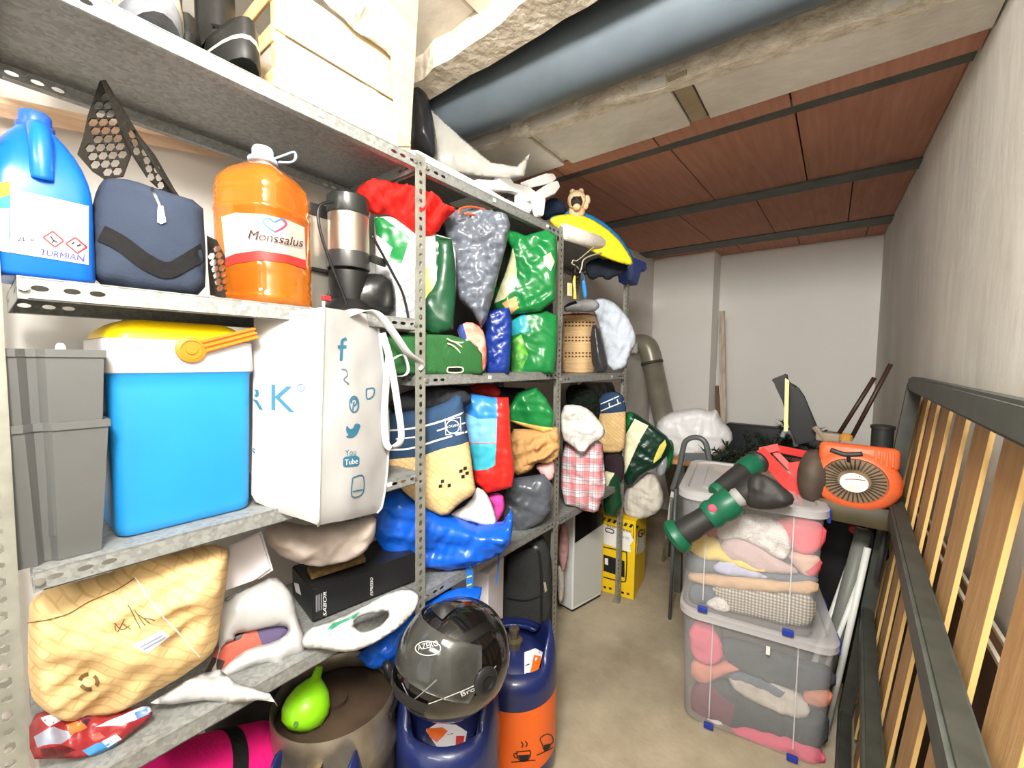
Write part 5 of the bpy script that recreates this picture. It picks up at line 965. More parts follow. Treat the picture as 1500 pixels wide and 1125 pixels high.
for a_, d_ in zip(V, V[1:]):
    for k in range(16): bm.faces.new((a_[k], a_[k+1], d_[k+1], d_[k]))
obj('chin_vent', bm, plas('vent_black', (30, 30, 30), rough=.5), t, smooth=True)
bm = B(); V = [[bm.verts.new(hpt(.78+.3*i/4, -.3+.6*k/8, 1, .004+.012*math.sin(math.pi*i/4)*math.sin(math.pi*k/8))) for k in range(9)] for i in range(5)]
for a_, d_ in zip(V, V[1:]):
    for k in range(8): bm.faces.new((a_[k], a_[k+1], d_[k+1], d_[k]))
obj('top_vent', bm, plas('vent_black'), t, smooth=True)
SG = M('silver_print', (196, 196, 192), rough=.35)
txt(t, [vis, shell], 'AZERO', (614, 953), (643, 946), 8, SG, off=.004); stroke('emblem', t, [vis, shell], [oval(628, 950, 18, 10, 16)+[(646, 950)]], 1.3, SG, off=.004)
txt(t, [shell, vis], 'Bron', (676, 1018), (702, 1006), 6, SG, off=.005)
stroke('trim_line', t, [shell, vis], [[(628, 1030), (660, 1018), (700, 1000), (726, 975)]], 1.2, SG, off=.002); stroke('trim_line', t, [shell, vis], [[(590, 1000), (600, 1020), (608, 1023), (640, 995)]], 1.6, M('grey_trim', (120, 120, 118), rough=.4), off=.002)
# keg
kc = CAM+ray((492, 1012))*1.13; kz = kc.z; KM = M('keg_steel', (176, 168, 154), rough=.32, metal=.6, rgb2=(120, 110, 94), vs=7)
t = thing('beer_keg', 'dented steel beer keg with a grimy recessed top under the near bay', 'keg', (kc.x, kc.y, 0))
kr = .158
bm = B(); add_lathe(bm, [(kr*.9, 0), (kr*.97, .02), (kr, .05), (kr, kz-.16), (kr*1.03, kz-.15), (kr*1.03, kz-.13), (kr, kz-.12), (kr*.985, kz-.05), (kr, kz-.012), (kr*.985, kz), (kr*.955, kz-.004), (kr*.94, kz-.04)], (kc.x, kc.y, 0), seg=56, capt=False); obj('body', bm, KM, t, sharp=60)
bm = B(); add_lathe(bm, [(kr*.94, kz-.045), (kr*.7, kz-.035), (kr*.3, kz-.032), (.03, kz-.03), (.03, kz-.018), (.02, kz-.016)], (kc.x, kc.y, 0), seg=40, capb=False); obj('top', bm, M('keg_grime', (74, 58, 42), rough=.6, rgb2=(46, 36, 28), vs=9), t, sharp=50)
bm = B(); h0 = Vector((kc.x+.13, kc.y+.095, kz-.035)); add_box(bm, h0, (.012, .075, .018), rot=.65, bev=.005); obj('hand_hole', bm, BLACK, t)
# funnel-shaped bright green watering bulb
t = thing('watering_bulb', 'lime green plastic bulb with a thin spout lying on the keg top', 'bulb', PX((447, 1075), -1.07))
LG = plas('lime_green', (140, 214, 26), rough=.35, trans=.0); a, b_ = PX((441, 1062), -1.03), PX((468, 977), -1.06); ax = (b_-a); L_ = ax.length
bm = B(); add_lathe(bm, [(.004, -.01), (.03, -.008), (.05, .006), (.0585, .03), (.055, .05), (.042, .075), (.024, .092), (.013, .1), (.01, .12), (.009, L_), (.007, L_+.003)], a, ax, seg=32); wbulb = obj('bulb', bm, LG, t, sharp=60)
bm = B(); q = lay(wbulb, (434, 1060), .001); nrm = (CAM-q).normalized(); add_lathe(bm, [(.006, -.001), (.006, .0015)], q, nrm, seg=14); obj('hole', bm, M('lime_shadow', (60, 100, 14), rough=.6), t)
# pink roll bag
t = thing('roll_bag', 'bright pink roll bag with a black strap under the lowest shelf', 'bag', PX((330, 1125), -1.1))
a, b_ = PX((215, 1175), -1.12), PX((402, 1118), -1.12); ax = b_-a; L_ = ax.length; rr_ = .098
bm = B(); add_lathe(bm, [(rr_*math.sin(k*math.pi/16)**.6 if 0 < k < 8 else rr_*(.2 if k == 0 else 1), -.05+.05*k/8) for k in range(9)]+[(rr_*1.01, L_*.5)]+[(rr_*math.cos(k*math.pi/16)**.6 if k < 8 else rr_*.2, L_-.05+.05*k/8) for k in range(9)], a, ax, seg=36); obj('body', bm, cloth('hot_pink', (226, 28, 122), bump=.15), t, smooth=True)
bm = B(); add_lathe(bm, [(rr_*1.005, L_*.43), (rr_*1.03, L_*.43), (rr_*1.03, L_*.43+.035), (rr_*1.005, L_*.43+.035)], a, ax, seg=36, capb=False, capt=False); obj('strap', bm, cloth('webbing_black'), t, smooth=False)

soft('bag', [(630, 880), (700, 800), (812, 770), (816, 1000), (760, 1080), (640, 1060)], bagm('shade_filler'), at=PX((740, 900), -1.22), n=Vector((1, -.15, 0)), T=.03, Tb=.03, R=.05, res=.02, label='added dark filler standing in for shade on the floor under the middle bay', cat='bag')  # added dark body, darkens the depth under the middle bay
soft('bag', [(300, 1010), (420, 940), (520, 890), (600, 880), (610, 960), (600, 1100), (420, 1180), (300, 1180)], bagm('shade_filler'), at=PX((500, 980), -1.27), n=Vector((1, -.1, 0)), T=.02, Tb=.03, R=.05, res=.02, label='added dark filler standing in for shade behind the steel keg under the near bay', cat='bag')  # added dark body in place of shade, hides the pale wall behind the keg
# ================================================================== right side: storage boxes
CLR = clear('box_clear', .26, (214, 216, 218), .22); LIDM = clear('lid_milky', .5, (226, 224, 224), .3); CLIP = plas('clip_blue', (36, 56, 150))
def storage(label, fl, ang, wd, dp, z0, z1):
    u = Vector((math.cos(ang), math.sin(ang), 0)); v = Vector((-u.y, u.x, 0)); c = Vector((fl[0], fl[1], 0))+u*wd/2+v*dp/2
    t = thing('storage_box', label, 'box', (c.x, c.y, z0)); h = z1-z0
    bm = B(); R = [rr3(c.x, c.y, z0+.004+(h-.03)*k, (wd/2-.014)*(1-.06*(1-k)), (dp/2-.02)*(1-.06*(1-k)), .05, ang, 5) for k in (0, .03, .5, .97, 1)]; R[0] = [c+Vector((0, 0, z0+.002))+(p-c-Vector((0, 0, z0+.004)))*.95 for p in R[0]]
    add_loft(bm, R, True, False); obj('tub', bm, CLR, t, sharp=50)
    bm = B(); zl = z1-.028
    add_loft(bm, [rr3(c.x, c.y, z, wd/2-i, dp/2-i, .07, ang, 6) for z, i in ((zl, .004), (zl, 0), (zl+.024, 0), (zl+.028, .006), (zl+.028, .03), (zl+.02, .035), (zl+.02, .08), (zl+.027, .085), (zl+.027, .12))], False, True); obj('lid', bm, LIDM, t, sharp=40)
    fr = c-v*(dp/2-.025)
    for s_ in (-.135, .135):
        bm = B(); p = fr+u*s_; add_box(bm, (p.x, p.y, z0+.02), (.034, .012, .022), rot=ang, bev=.003); obj('clip', bm, CLIP, t)
        bm = B(); add_box(bm, (p.x-v.x*.002, p.y-v.y*.002, z0+h*.52), (.0035, .003, h*.8), rot=ang); obj('rib', bm, LIDM, t)
    rt = c+u*(wd/2-.0)
    for s_ in (-.2, .05):
        bm = B(); p = rt+v*s_; add_box(bm, (p.x, p.y, z1-.03), (.01, .06, .05), rot=ang, bev=.003); obj('clip', bm, CLIP, t)
    return t, c, u, v, fr
t1, c1b, u1, v1, f1 = storage('clear plastic storage box with blue clips, lower of the stacked pair', (-.432, 1.635), math.radians(9.5), .515, .60, 0, .472)
t2, c2b, u2, v2, f2 = storage('clear plastic storage box with a milky lid, upper of the stacked pair', (-.445, 1.602), math.radians(9), .478, .60, .474, .942)
bm = B(); p = c1b-v1*.3006; q = lay(t1.children[1], (1125, 953), .001) if False else PP((1125, 953), p, -v1); add_box(bm, q, (.012, .004, .03), rot=math.radians(9.5)); obj('price_tag', bm, STICK, t1)
def inbox(nm, pl, m_, lb_, top, d=.0, **k):
    f, v = (f2, v2) if top else (f1, v1)
    a = f+v*(.05+d); a.z = .7 if top else .24
    k.setdefault('wr', .006); k.setdefault('T', .012)
    soft(nm, pl, m_, at=a, n=-v, Tb=.07, R=.03, label=lb_, cat='clothing' if nm != 'towel' else 'towel', sm=1, res=.011, **k)
TER = cloth('terry_white', (238, 232, 226), bump=.8, bs=130); CORAL = cloth('coral', (236, 92, 104)); MAUVE = cloth('mauve', (206, 176, 172)); SUN = cloth('sun_yellow', (244, 214, 92)); PERI = cloth('periwinkle', (190, 192, 222)); SLATE = cloth('slate', (96, 106, 116)); CAMEL = cloth('camel', (216, 176, 132)); PINK = cloth('pink_knit', (236, 104, 132)); CHAR = cloth('charcoal_cloth', (62, 68, 72))
TWEED = check('tweed', (220, 210, 190), [(0, .5, (70, 70, 68), .55)], .011)
inbox('towel', [(1048, 778), (1062, 758), (1100, 755), (1140, 762), (1158, 785), (1160, 805), (1150, 820), (1138, 818), (1110, 800), (1085, 788), (1055, 792)], TER, 'white terry towel showing through the upper box, just under its lid', 1, wr=.012, ws=.03)
inbox('clothing', [(1130, 762), (1175, 760), (1212, 770), (1208, 800), (1185, 815), (1160, 805), (1150, 780)], CORAL, 'coral red garment at the upper right inside the upper box', 1, .012)
inbox('clothing', [(1026, 775), (1036, 745), (1060, 745), (1062, 765), (1050, 790), (1030, 790)], cloth('rose_wool', (196, 112, 122)), 'dusty rose garment at the upper left inside the upper box', 1, .015)
inbox('clothing', [(1054, 792), (1085, 786), (1115, 802), (1140, 820), (1175, 838), (1150, 842), (1100, 835), (1060, 818)], MAUVE, 'mauve garment under the white towel inside the upper box', 1, .006)
inbox('clothing', [(1002, 795), (1030, 782), (1052, 790), (1060, 812), (1100, 826), (1128, 838), (1100, 838), (1060, 822), (1030, 820), (1012, 808)], SUN, 'yellow garment at the left inside the upper box', 1, .003)
inbox('clothing', [(1150, 808), (1182, 812), (1206, 818), (1200, 842), (1184, 846), (1168, 836)], cloth('blush', (222, 184, 160), var=.15), 'blush and pink garment at the right inside the upper box', 1, .014, regions=[([(1178, 836), (1204, 818), (1204, 838), (1190, 846)], CORAL)])
inbox('clothing', [(1004, 805), (1030, 820), (1060, 822), (1110, 838), (1170, 842), (1200, 846), (1198, 856), (1140, 852), (1060, 838), (1006, 842)], SLATE, 'slate grey layer across the middle of the upper box', 1, .018)
inbox('clothing', [(1040, 832), (1060, 820), (1085, 826), (1110, 838), (1130, 848), (1090, 846), (1060, 842)], PERI, 'periwinkle garment below the yellow one in the upper box', 1, .004)
inbox('clothing', [(1008, 838), (1050, 844), (1100, 846), (1150, 854), (1200, 850), (1198, 872), (1150, 868), (1090, 866), (1040, 858), (1008, 850)], CAMEL, 'camel brown garment folded above the tweed in the upper box', 1, .007)
inbox('clothing', [(1040, 856), (1090, 864), (1150, 870), (1196, 872), (1194, 915), (1160, 918), (1110, 904), (1066, 896), (1052, 880)], TWEED, 'checked tweed garment at the bottom of the upper box', 1, .008, wr=.003)
inbox('clothing', [(1010, 856), (1040, 858), (1054, 880), (1040, 884), (1014, 886), (1008, 874)], SLATE, 'dark slate garment at the lower left of the upper box', 1, .02)
inbox('clothing', [(1034, 882), (1050, 874), (1064, 876), (1074, 894), (1056, 897), (1036, 888)], TER, 'small white garment in the lower left corner of the upper box', 1, .001)
inbox('clothing', [(1008, 912), (1040, 918), (1058, 940), (1060, 966), (1040, 976), (1012, 964)], PINK, 'bright pink garment in the upper left of the lower box', 0, .002)
inbox('clothing', [(1050, 936), (1110, 950), (1180, 976), (1226, 985), (1224, 1010), (1170, 1012), (1110, 995), (1072, 975), (1060, 960)], CHAR, 'charcoal garment along the top of the lower box', 0, .01)
inbox('clothing', [(1012, 966), (1040, 978), (1070, 970), (1090, 980), (1060, 990), (1030, 1004), (1012, 992)], cloth('salmon', (222, 142, 122)), 'salmon garment below the pink one in the lower box', 0, .012)
inbox('clothing', [(1068, 985), (1110, 992), (1160, 1014), (1190, 1036), (1180, 1056), (1140, 1044), (1090, 1022), (1068, 1002)], cloth('oatmeal', (206, 196, 184), var=.2), 'oatmeal knitted garment in the middle of the lower box', 0, .004, regions=[([(1066, 982), (1112, 992), (1150, 1012), (1140, 1018), (1100, 1000), (1068, 992)], SLATE)])
inbox('clothing', [(1176, 1014), (1222, 1012), (1216, 1036), (1196, 1036), (1178, 1030)], cloth('terracotta', (206, 132, 104)), 'terracotta garment at the right of the lower box', 0, .006)
inbox('clothing', [(1012, 1000), (1068, 1000), (1100, 1030), (1180, 1058), (1216, 1040), (1212, 1100), (1150, 1092), (1080, 1070), (1012, 1050)], CHAR, 'dark grey garment filling the lower half of the lower box', 0, .02, regions=[([(1012, 1002), (1040, 1000), (1076, 1030), (1070, 1060), (1014, 1046)], cloth('wine_knit', (120, 62, 78)))])
inbox('clothing', [(1062, 1068), (1090, 1066), (1150, 1082), (1210, 1104), (1208, 1122), (1150, 1112), (1100, 1092), (1064, 1082)], PINK, 'hot pink garment lying at the bottom of the lower box', 0, .001)
inbox('clothing', [(1030, 1050), (1062, 1060), (1066, 1084), (1120, 1105), (1150, 1122), (1110, 1112), (1060, 1088), (1034, 1072)], TER, 'white garment under the hot pink one in the lower box', 0, .004)
# filling behind the visible layers
# ------------------------------------------------------------------ green cordless tool on the lid
GT = plas('tool_green', (22, 92, 66), rough=.4); GB = plas('tool_black', (42, 42, 40), rough=.55)
t = thing('garden_tool', 'dark green and black cordless garden tool resting across the upper storage box', 'tool', (-.35, 1.75, .95))
a, b_ = PY((985, 790), 1.50), PZ((1092, 722), .985)
def limb(a, b_, prof, mats_, names):
    ax = (b_-a); L_ = ax.length
    for (s0, s1, rs), m_, nm in zip(prof, mats_, names):
        n = len(rs); bm = B(); add_lathe(bm, [(r_, L_*(s0+(s1-s0)*k/(n-1))) for k, r_ in enumerate(rs)], a, ax, seg=20); obj(nm, bm, m_, t, sharp=45)
limb(a, b_, [(.0, .15, (.05, .062, .06, .05)), (.15, .5, (.042, .044, .04, .04)), (.5, .62, (.046, .05, .05, .046)), (.62, .86, (.045, .05, .052, .05, .046)), (.86, .95, (.03, .034, .03)), (.95, 1.25, (.034, .042, .04, .034))], (GT, GB, GT, GT, M('tool_grey', (150, 150, 146)), GB), ('end_cap', 'grip', 'collar', 'housing', 'neck', 'motor'))
ax = (b_-a).normalized(); bm = B(); q = a+(b_-a)*.56; nn = (CAM-q).normalized(); add_lathe(bm, [(.014, .044), (.014, .052), (.01, .055)], q+Vector((0, 0, 0)), (nn+Vector((0, 0, .5))).normalized(), seg=16); obj('button', bm, M('button_red', (226, 70, 90), rough=.4), t)
bm = B(); add_lathe(bm, [(.034, -.006), (.036, -.004), (.036, .002), (.02, .002)], a-ax*.004, -ax, seg=6); obj('socket', bm, GB, t)
a2, b2 = PY((1046, 722), 1.66), PZ((1112, 674), 1.05)
limb(a2, b2, [(0, .1, (.026, .03, .03)), (.1, .62, (.03, .034, .036)), (.62, .9, (.04, .044, .04)), (.9, 1.0, (.04, .046, .04))], (GT, GB, GT, GB), ('handle_end', 'handle', 'handle_collar', 'handle_head'))
bm = B(); q = PY((1058, 750), 1.6); add_tube(bm, smoothpath([q, q+Vector((.012, 0, -.02)), q+Vector((.03, 0, -.018)), q+Vector((.03, 0, .004))], 4), .004, seg=6); obj('trigger', bm, GB, t, smooth=True)
soft('bag', [(1088, 715), (1105, 690), (1130, 700), (1150, 715), (1165, 728), (1160, 742), (1120, 748), (1092, 742)], bagm('tool_bag', (44, 42, 40), rough=.6), at=PZ((1125, 745), .95), T=.03, wr=.012, label='dark crumpled cloth on the upper storage box beside the green tool', cat='cloth')
t = thing('red_frame', 'bent red metal frame leaning between the green tool and orange engine', 'frame', PZ((1150, 735), .95))
RD = plas('frame_red', (206, 58, 54), rough=.45)
def flatbar(p, q_, w_, y0, y1, nm='bar'):
    A, D = PY(p, y0), PY(q_, y1); bm = B(); add_ribbon(bm, [A.lerp(D, k/5) for k in range(6)], w_, .022, (CAM-A).normalized().cross((D-A).normalized())); obj(nm, bm, RD, t)
flatbar((1113, 661), (1140, 655), .03, 2.0, 2.02); flatbar((1138, 657), (1192, 668), .03, 2.02, 2.08); flatbar((1112, 661), (1184, 738), .05, 2.0, 1.86); flatbar((1165, 678), (1176, 712), .05, 2.0, 1.95); flatbar((1135, 662), (1172, 700), .022, 2.03, 2.0)
# ------------------------------------------------------------------ orange engine machine
EO = M('engine_orange', (226, 92, 40), rough=.45, rgb2=(176, 92, 58), vs=9); EB = M('engine_dirty', (88, 74, 62), rough=.7, rgb2=(58, 50, 44), vs=8); MESH = M('grille_dirty', (120, 100, 76), rough=.8)
yE = 1.82; ec = PY((1251, 704), yE)
t = thing('lawn_mower', 'orange engined mower with a round recoil cover and black chute behind the boxes', 'mower', (ec.x, ec.y+.1, 0))
en = (CAM-ec); en.z *= .6; en.normalize(); er = Vector((0, 0, 1)).cross(en).normalized(); eu = en.cross(er)
bm = B(); add_lathe(bm, [(.122, -.12), (.126, -.04), (.124, -.008), (.112, .01), (.09, .014), (.086, .004)], ec, en, seg=40, capt=False)
for v in bm.verts: d = v.co-ec; v.co = ec+er*d.dot(er)*1.0+eu*(d.dot(eu)*.84)+en*d.dot(en)
obj('recoil_cover', bm, EO, t, sharp=50)
bm = B(); add_lathe(bm, [(.087, .005), (.07, .01), (.044, .012), (.042, .014)], ec, en, seg=40, capb=False)
for v in bm.verts: d = v.co-ec; v.co = ec+er*d.dot(er)+eu*(d.dot(eu)*.84)+en*d.dot(en)
gr = obj('grille', bm, MESH, t, sharp=50)
bm = B()
for k in range(36):
    a_ = 2*math.pi*k/36; d = er*math.cos(a_)+eu*math.sin(a_)*.84
    add_tube(bm, [ec+d*.045+en*.015, ec+d*.084+en*.009], .0022, seg=4)
o = obj('grille_bars', bm, M('grille_dark', (66, 56, 46), rough=.8), t); o['kind'] = 'stuff'
bm = B(); lc = ec-eu*.006; add_lathe(bm, [(.038, .014), (.038, .018), (.002, .018)], lc, en, seg=28, capb=False)
for v in bm.verts: d = v.co-lc; v.co = lc+er*d.dot(er)+eu*(d.dot(eu)*.84)+en*d.dot(en)
ld = obj('round_label', bm, M('label_worn', (236, 230, 220), rough=.6, rgb2=(210, 196, 180), vs=30), t)
stroke('label_print', t, ld, [[(1238, 702), (1252, 702), (1268, 704)]], 1.2, M('brown_ink')); stroke('label_print', t, ld, [[(1232, 712), (1236, 718)], [(1258, 697), (1260, 699)]], 1.6, REDINK)
bm = B(); add_box(bm, (0, 0, 0), (.215, .13, .075), bev=.016); M4 = Matrix((er, en, eu)).transposed().to_4x4(); bmesh.ops.transform(bm, matrix=Matrix.Translation(ec+eu*.085-en*.062+er*.006) @ M4, verts=bm.verts); obj('engine_cover', bm, EO, t, sharp=50)
for k in range(4):
    bm = B(); add_box(bm, (0, 0, 0), (.007, .01, .05), bev=.002); bmesh.ops.transform(bm, matrix=Matrix.Translation(ec+eu*.085+en*.006+er*(.052+.014*k)) @ M4, verts=bm.verts); obj('fin', bm, EO, t)
bm = B(); hq = PY((1234, 664), yE-.125); add_tube(bm, smoothpath([PY((1217, 659), yE-.125), PY((1228, 663), yE-.13), PY((1240, 666), yE-.13), PY((1263, 665), yE-.125)], 4), .008, seg=8); add_tube(bm, [PY((1243, 666), yE-.125), PY((1243, 676), yE-.1)], .005, seg=8); obj('starter_handle', bm, GB, t, smooth=True)
bm = B(); bmesh.ops.create_uvsphere(bm, u_segments=24, v_segments=16, radius=1); bc_ = PY((1190, 700), yE)-en*.05
for v in bm.verts: v.co = bc_+er*v.co.x*.05+eu*v.co.z*.1*(1+.08*noise.noise(v.co*3))+en*v.co.y*.09
obj('side_housing', bm, EB, t, sharp=60)
bm = B(); dk = ec-eu*.128-en*.1; add_loft(bm, [[dk+er*x*s_+en*y*s_+Vector((0, 0, z)) for x, y in rrect(.145, .11, .07, 5)] for z, s_ in ((-.02, .92), (0, 1.0), (.03, 1.0), (.05, .9))]); obj('deck', bm, M('deck_dark', (54, 48, 42), rough=.6, rgb2=(74, 66, 40), vs=10), t, sharp=50)
def barY(poly, y, dy, mat, name, bev=.004):
    bm = B(); add_prism(bm, [PY(p, y) for p in poly], (0, dy, 0)); bmesh.ops.bevel(bm, geom=bm.edges[:], offset=bev, segments=2, affect='EDGES'); return obj(name, bm, mat, t, sharp=50)
barY([(1129, 556), (1152, 547), (1154, 562), (1168, 567), (1178, 582), (1200, 634), (1196, 646), (1166, 652), (1156, 625), (1146, 588), (1138, 566)], 2.36, .07, plas('chute_black', (28, 28, 29), rough=.5), 'chute', .006)
for A_, D_ in (((1226, 640), (1281, 553)), ((1247, 642), (1305, 533))):
    bm = B(); add_tube(bm, [PY(A_, 2.36), PY(D_, 2.36)], .0085, seg=8); obj('handle_rod', bm, M('rod_brown', (56, 36, 30), rough=.5), t, smooth=True)
bm = B(); q = PY((1291, 660), 2.3); add_lathe(bm, [(.036, 0), (.036, .09), (.04, .092), (.04, .105), (.03, .108)], q, seg=20); obj('air_filter', bm, GB, t, sharp=50)
bm = B(); add_tube(bm, [PY((1193, 625), 2.3), PY((1215, 652), 2.3)], .012, seg=6); add_box(bm, PY((1213, 640), 2.32), (.09, .05, .04), bev=.01); obj('carburettor', bm, M('carb_grey', (150, 136, 116), rough=.6), t)
bm = B(); add_lathe(bm, [(.024, 0), (.024, .02), (.012, .03)], PY((1239, 645), 2.3), seg=12); obj('fuel_cap', bm, M('cap_brass', (196, 140, 60), rough=.5), t)
tw = t; t = thing('tool_case', 'black upright case with a red knob in the dark gap right of the boxes', 'case', (.1, 2.45, 0))
bm = B(); add_box(bm, (.08, 2.42, .4), (.24, .24, .8), bev=.02); obj('case_body', bm, M('black_body', (26, 26, 28), rough=.55), t, sharp=50)
bm = B(); q = PY((1251, 776), 2.28); add_lathe(bm, [(.016, -.02), (.02, 0), (.016, .012)], q, (-.1, -1, .2), seg=12); obj('red_cap', bm, RD, t)
t = tw
t = thing('wooden_stick', 'thin pale wooden stick upright in front of the black chute', 'stick', PY((1151, 632), 2.26))
barY([(1148, 632), (1154, 632), (1156, 557), (1150, 554)], 2.26, .012, M('stick_pale', (236, 222, 160), rough=.6), 'stick_wood', .001)
# folded grey ladder / poles behind the boxes
t = thing('folded_chair', 'folded grey metal chair frame leaning between the boxes and the slatted bed base', 'chair', (.1, 2.0, 0))
LGm = M('pole_grey', (108, 110, 104), rough=.5); LW = M('pole_pale', (214, 216, 210), rough=.4)
def pole(p, q_, y0, r_, m_, nm='leg'):
    A, D = PY(p, y0), PY(q_, y0-.02); L_ = (A-D).normalized(); bm = B(); add_tube(bm, [A, D-L_*max(0, (D.z-.01)/max(.2, L_.z))], r_, seg=10); obj(nm, bm, m_, t, smooth=True)
pole((1266, 776), (1238, 880), 2.03, .026, LGm); pole((1271, 802), (1248, 905), 2.0, .011, LW); pole((1262, 842), (1238, 905), 2.0, .008, LW); pole((1244, 830), (1226, 880), 2.06, .012, LW)
bm = B(); add_tube(bm, [PY((1300, 760), 1.98), PY((1284, 850), 1.96)], .008, seg=8); obj('brace', bm, M('pole_dark', (60, 60, 58), rough=.5), t, smooth=True)
soft('bag', [(1252, 790), (1275, 765), (1296, 780), (1304, 815), (1296, 823), (1276, 822), (1262, 840), (1256, 870), (1246, 850)], bagm('black_bag'), at=PY((1275, 815), 2.1), T=.03, label='black plastic bag hanging under the orange engine by the bed base', cat='bag')
# ------------------------------------------------------------------ slatted bed base on its side against the wall
FRM = M('bed_frame_steel', (62, 64, 58), rough=.55, var=.15, vs=20); SL = grainwood('slat_ply', (170, 128, 80), (190, 150, 100), (20, 20, 2), rough=.6, vs=2); SLE = M('slat_edge', (216, 178, 112), rough=.6)
t = thing('bed_base', 'slatted wooden bed base with dark steel rails standing on its side against the wall', 'bed', (.13, 1.1, 0))
aX = lambda z: .162-.103*(1.36-z)
bp_ = lambda y, z, off=0: Vector((aX(z)+.0376*y-off, y, z))
e_ = Vector((.0376, 1, 0)).normalized(); tl = Vector((.103, 0, 1)).normalized(); nb = e_.cross(tl).normalized()
if nb.x > 0: nb = -nb
YA, YE = .12, 2.07
def rail(z, y0, y1, w_=.045, d_=.04, off=0, nm='rail'):
    A, D = bp_(y0, z)+nb*off, bp_(y1, z)+nb*off; bm = B(); pts = [A+tl*w_/2+nb*d_/2, A-tl*w_/2+nb*d_/2, A-tl*w_/2-nb*d_/2, A+tl*w_/2-nb*d_/2]; add_prism(bm, pts, D-A); bmesh.ops.bevel(bm, geom=bm.edges[:], offset=.006, segments=2, affect='EDGES'); obj(nm, bm, FRM, t, sharp=50)
rail(1.36, YA, YE, .05); rail(.03, YA, YE); rail(.945, YA, YE, .05, .04); rail(.472, YA, YE, .046, .04)
for y_ in (YA, YE):
    A, D = bp_(y_, .03), bp_(y_, 1.36); bm = B(); pts = [A+e_*.022+nb*.02, A-e_*.022+nb*.02, A-e_*.022-nb*.02, A+e_*.022-nb*.02]; add_prism(bm, pts, D-A); obj('end_rail', bm, FRM, t)
ys_ = [PP(p, bp_(1, 1.3)-nb*.029, nb).y for p in ((1351, 575), (1363, 578), (1377, 585), (1396, 597), (1419, 612), (1453, 632))]
pit = (ys_[0]-ys_[-1])/5; k = 0; y_ = ys_[0]+pit*1.0
sd_ = None; se_ = None
while y_ > YA+.05:
    A, D = bp_(y_, .05), bp_(y_, 1.335)
    if sd_ is None:
        bm = B(); add_prism(bm, [A+e_*pit*.58-nb*.034, A+e_*.003-nb*.034, A+e_*.003-nb*.027, A+e_*pit*.58-nb*.027], D-A); so = obj('slat', bm, SL, t); sd_ = so.data
        bm = B(); add_prism(bm, [A+e_*.003-nb*.034, A-nb*.034, A-nb*.027, A+e_*.003-nb*.027], D-A); se = obj('slat_edge', bm, SLE, so); se_ = se.data; y0s = y_
    else:
        so2 = so.copy(); C.objects.link(so2); so2.parent = t; so2.location = Vector(so.location)+e_*((y_-y0s)/e_.y); s2 = se.copy(); C.objects.link(s2); s2.parent = so2
    y_ -= pit
t = thing('board', 'dark brown board with a pale edge standing between the bed base and the wall', 'board', (.245, 1.0, 0))
zt_ = PX((1408, 856), .245).z
bm = B(); add_box(bm, (.245, 1.02, zt_/2), (.016, 1.8, zt_)); obj('panel', bm, M('board_brown', (70, 46, 28), rough=.6, rgb2=(92, 62, 40), vs=6), t)
for dx in (-.012, .010): bm = B(); add_box(bm, (.245+dx, 1.02, zt_+.004), (.006, 1.8, .008)); obj('edge_strip', bm, M('edge_pale', (226, 216, 196)), t)
# ------------------------------------------------------------------ back of the room
t = thing('workbench', 'low wooden bench on dark legs behind the storage boxes, carrying bags and greenery', 'bench', (-.42, 2.85, 0))
WD = grainwood('bench_wood', (176, 120, 68), (200, 150, 96), (2, 20, 20))
bm = B(); add_box(bm, (-.40, 2.62, .82), (.72, .1, .03), bev=.003); obj('plank', bm, WD, t); bm = B(); add_box(bm, (-.40, 2.80, .82), (.72, .2, .03), bev=.003); obj('plank', bm, WD, t); bm = B(); add_box(bm, (-.40, 3.02, .82), (.72, .2, .03), bev=.003); obj('plank', bm, WD, t)
for x in (-.7, -.1):
    for y_ in (2.62, 3.08):
        bm = B(); add_box(bm, (x, y_, .4), (.04, .04, .8)); obj('leg', bm, STEELB, t)
soft('plastic_bag', [(958, 622), (975, 606), (1000, 600), (1025, 597), (1040, 603), (1050, 598), (1056, 615), (1072, 630), (1074, 648), (1050, 665), (1025, 690), (1005, 692), (985, 672), (968, 650)], clear('bag_sheer', .85, (244, 245, 247), .4), at=PY((1010, 650), 2.85), T=.1, wr=.01, ws=.06, crease=.4, sm=1, label='milky white plastic bag heaped on the bench before the back wall', cat='bag')
soft('cloth', [(985, 640), (1010, 632), (1050, 640), (1056, 655), (1030, 680), (1000, 680), (985, 665)], cloth('bag_filling', (226, 206, 190)), at=PY((1015, 655), 2.9), T=.07, label='pale cloth inside the milky white plastic bag', cat='cloth')
t = thing('folding_chair', 'folding chair with a dark curved tube back standing left of the upper storage box', 'chair', (-.62, 2.3, 0))
DT = M('tube_dark', (88, 92, 94), rough=.35); yC = 2.3
bm = B(); add_tube(bm, smoothpath([PY(p, yC) for p in ((985, 718), (995, 685), (1000, 660), (1004, 647), (1014, 641), (1026, 642), (1034, 650), (1038, 668), (1044, 700))], 5), .014, seg=10); obj('back_tube', bm, DT, t, smooth=True)
bm = B(); add_prism(bm, [PY(p, yC+.01) for p in ((1001, 664), (1036, 664), (1038, 674), (1000, 676))], (0, .02, 0)); obj('back_rest', bm, DT, t)
for p, q_, r_, m_ in (((986, 716), (971, 822), .009, LW), ((990, 716), (986, 800), .009, DT), ((1044, 700), (1050, 800), .01, DT), ((984, 730), (980, 815), .008, LGm)):
    A = PY(p, yC); D = PZ(q_, 0) if q_[1] > 810 else None
    if D is None: D = PY(q_, yC); D = A+(D-A)*(A.z/max(.05, A.z-D.z))
    bm = B(); add_tube(bm, [A, D], r_, seg=10); obj('leg', bm, m_, t, smooth=True)
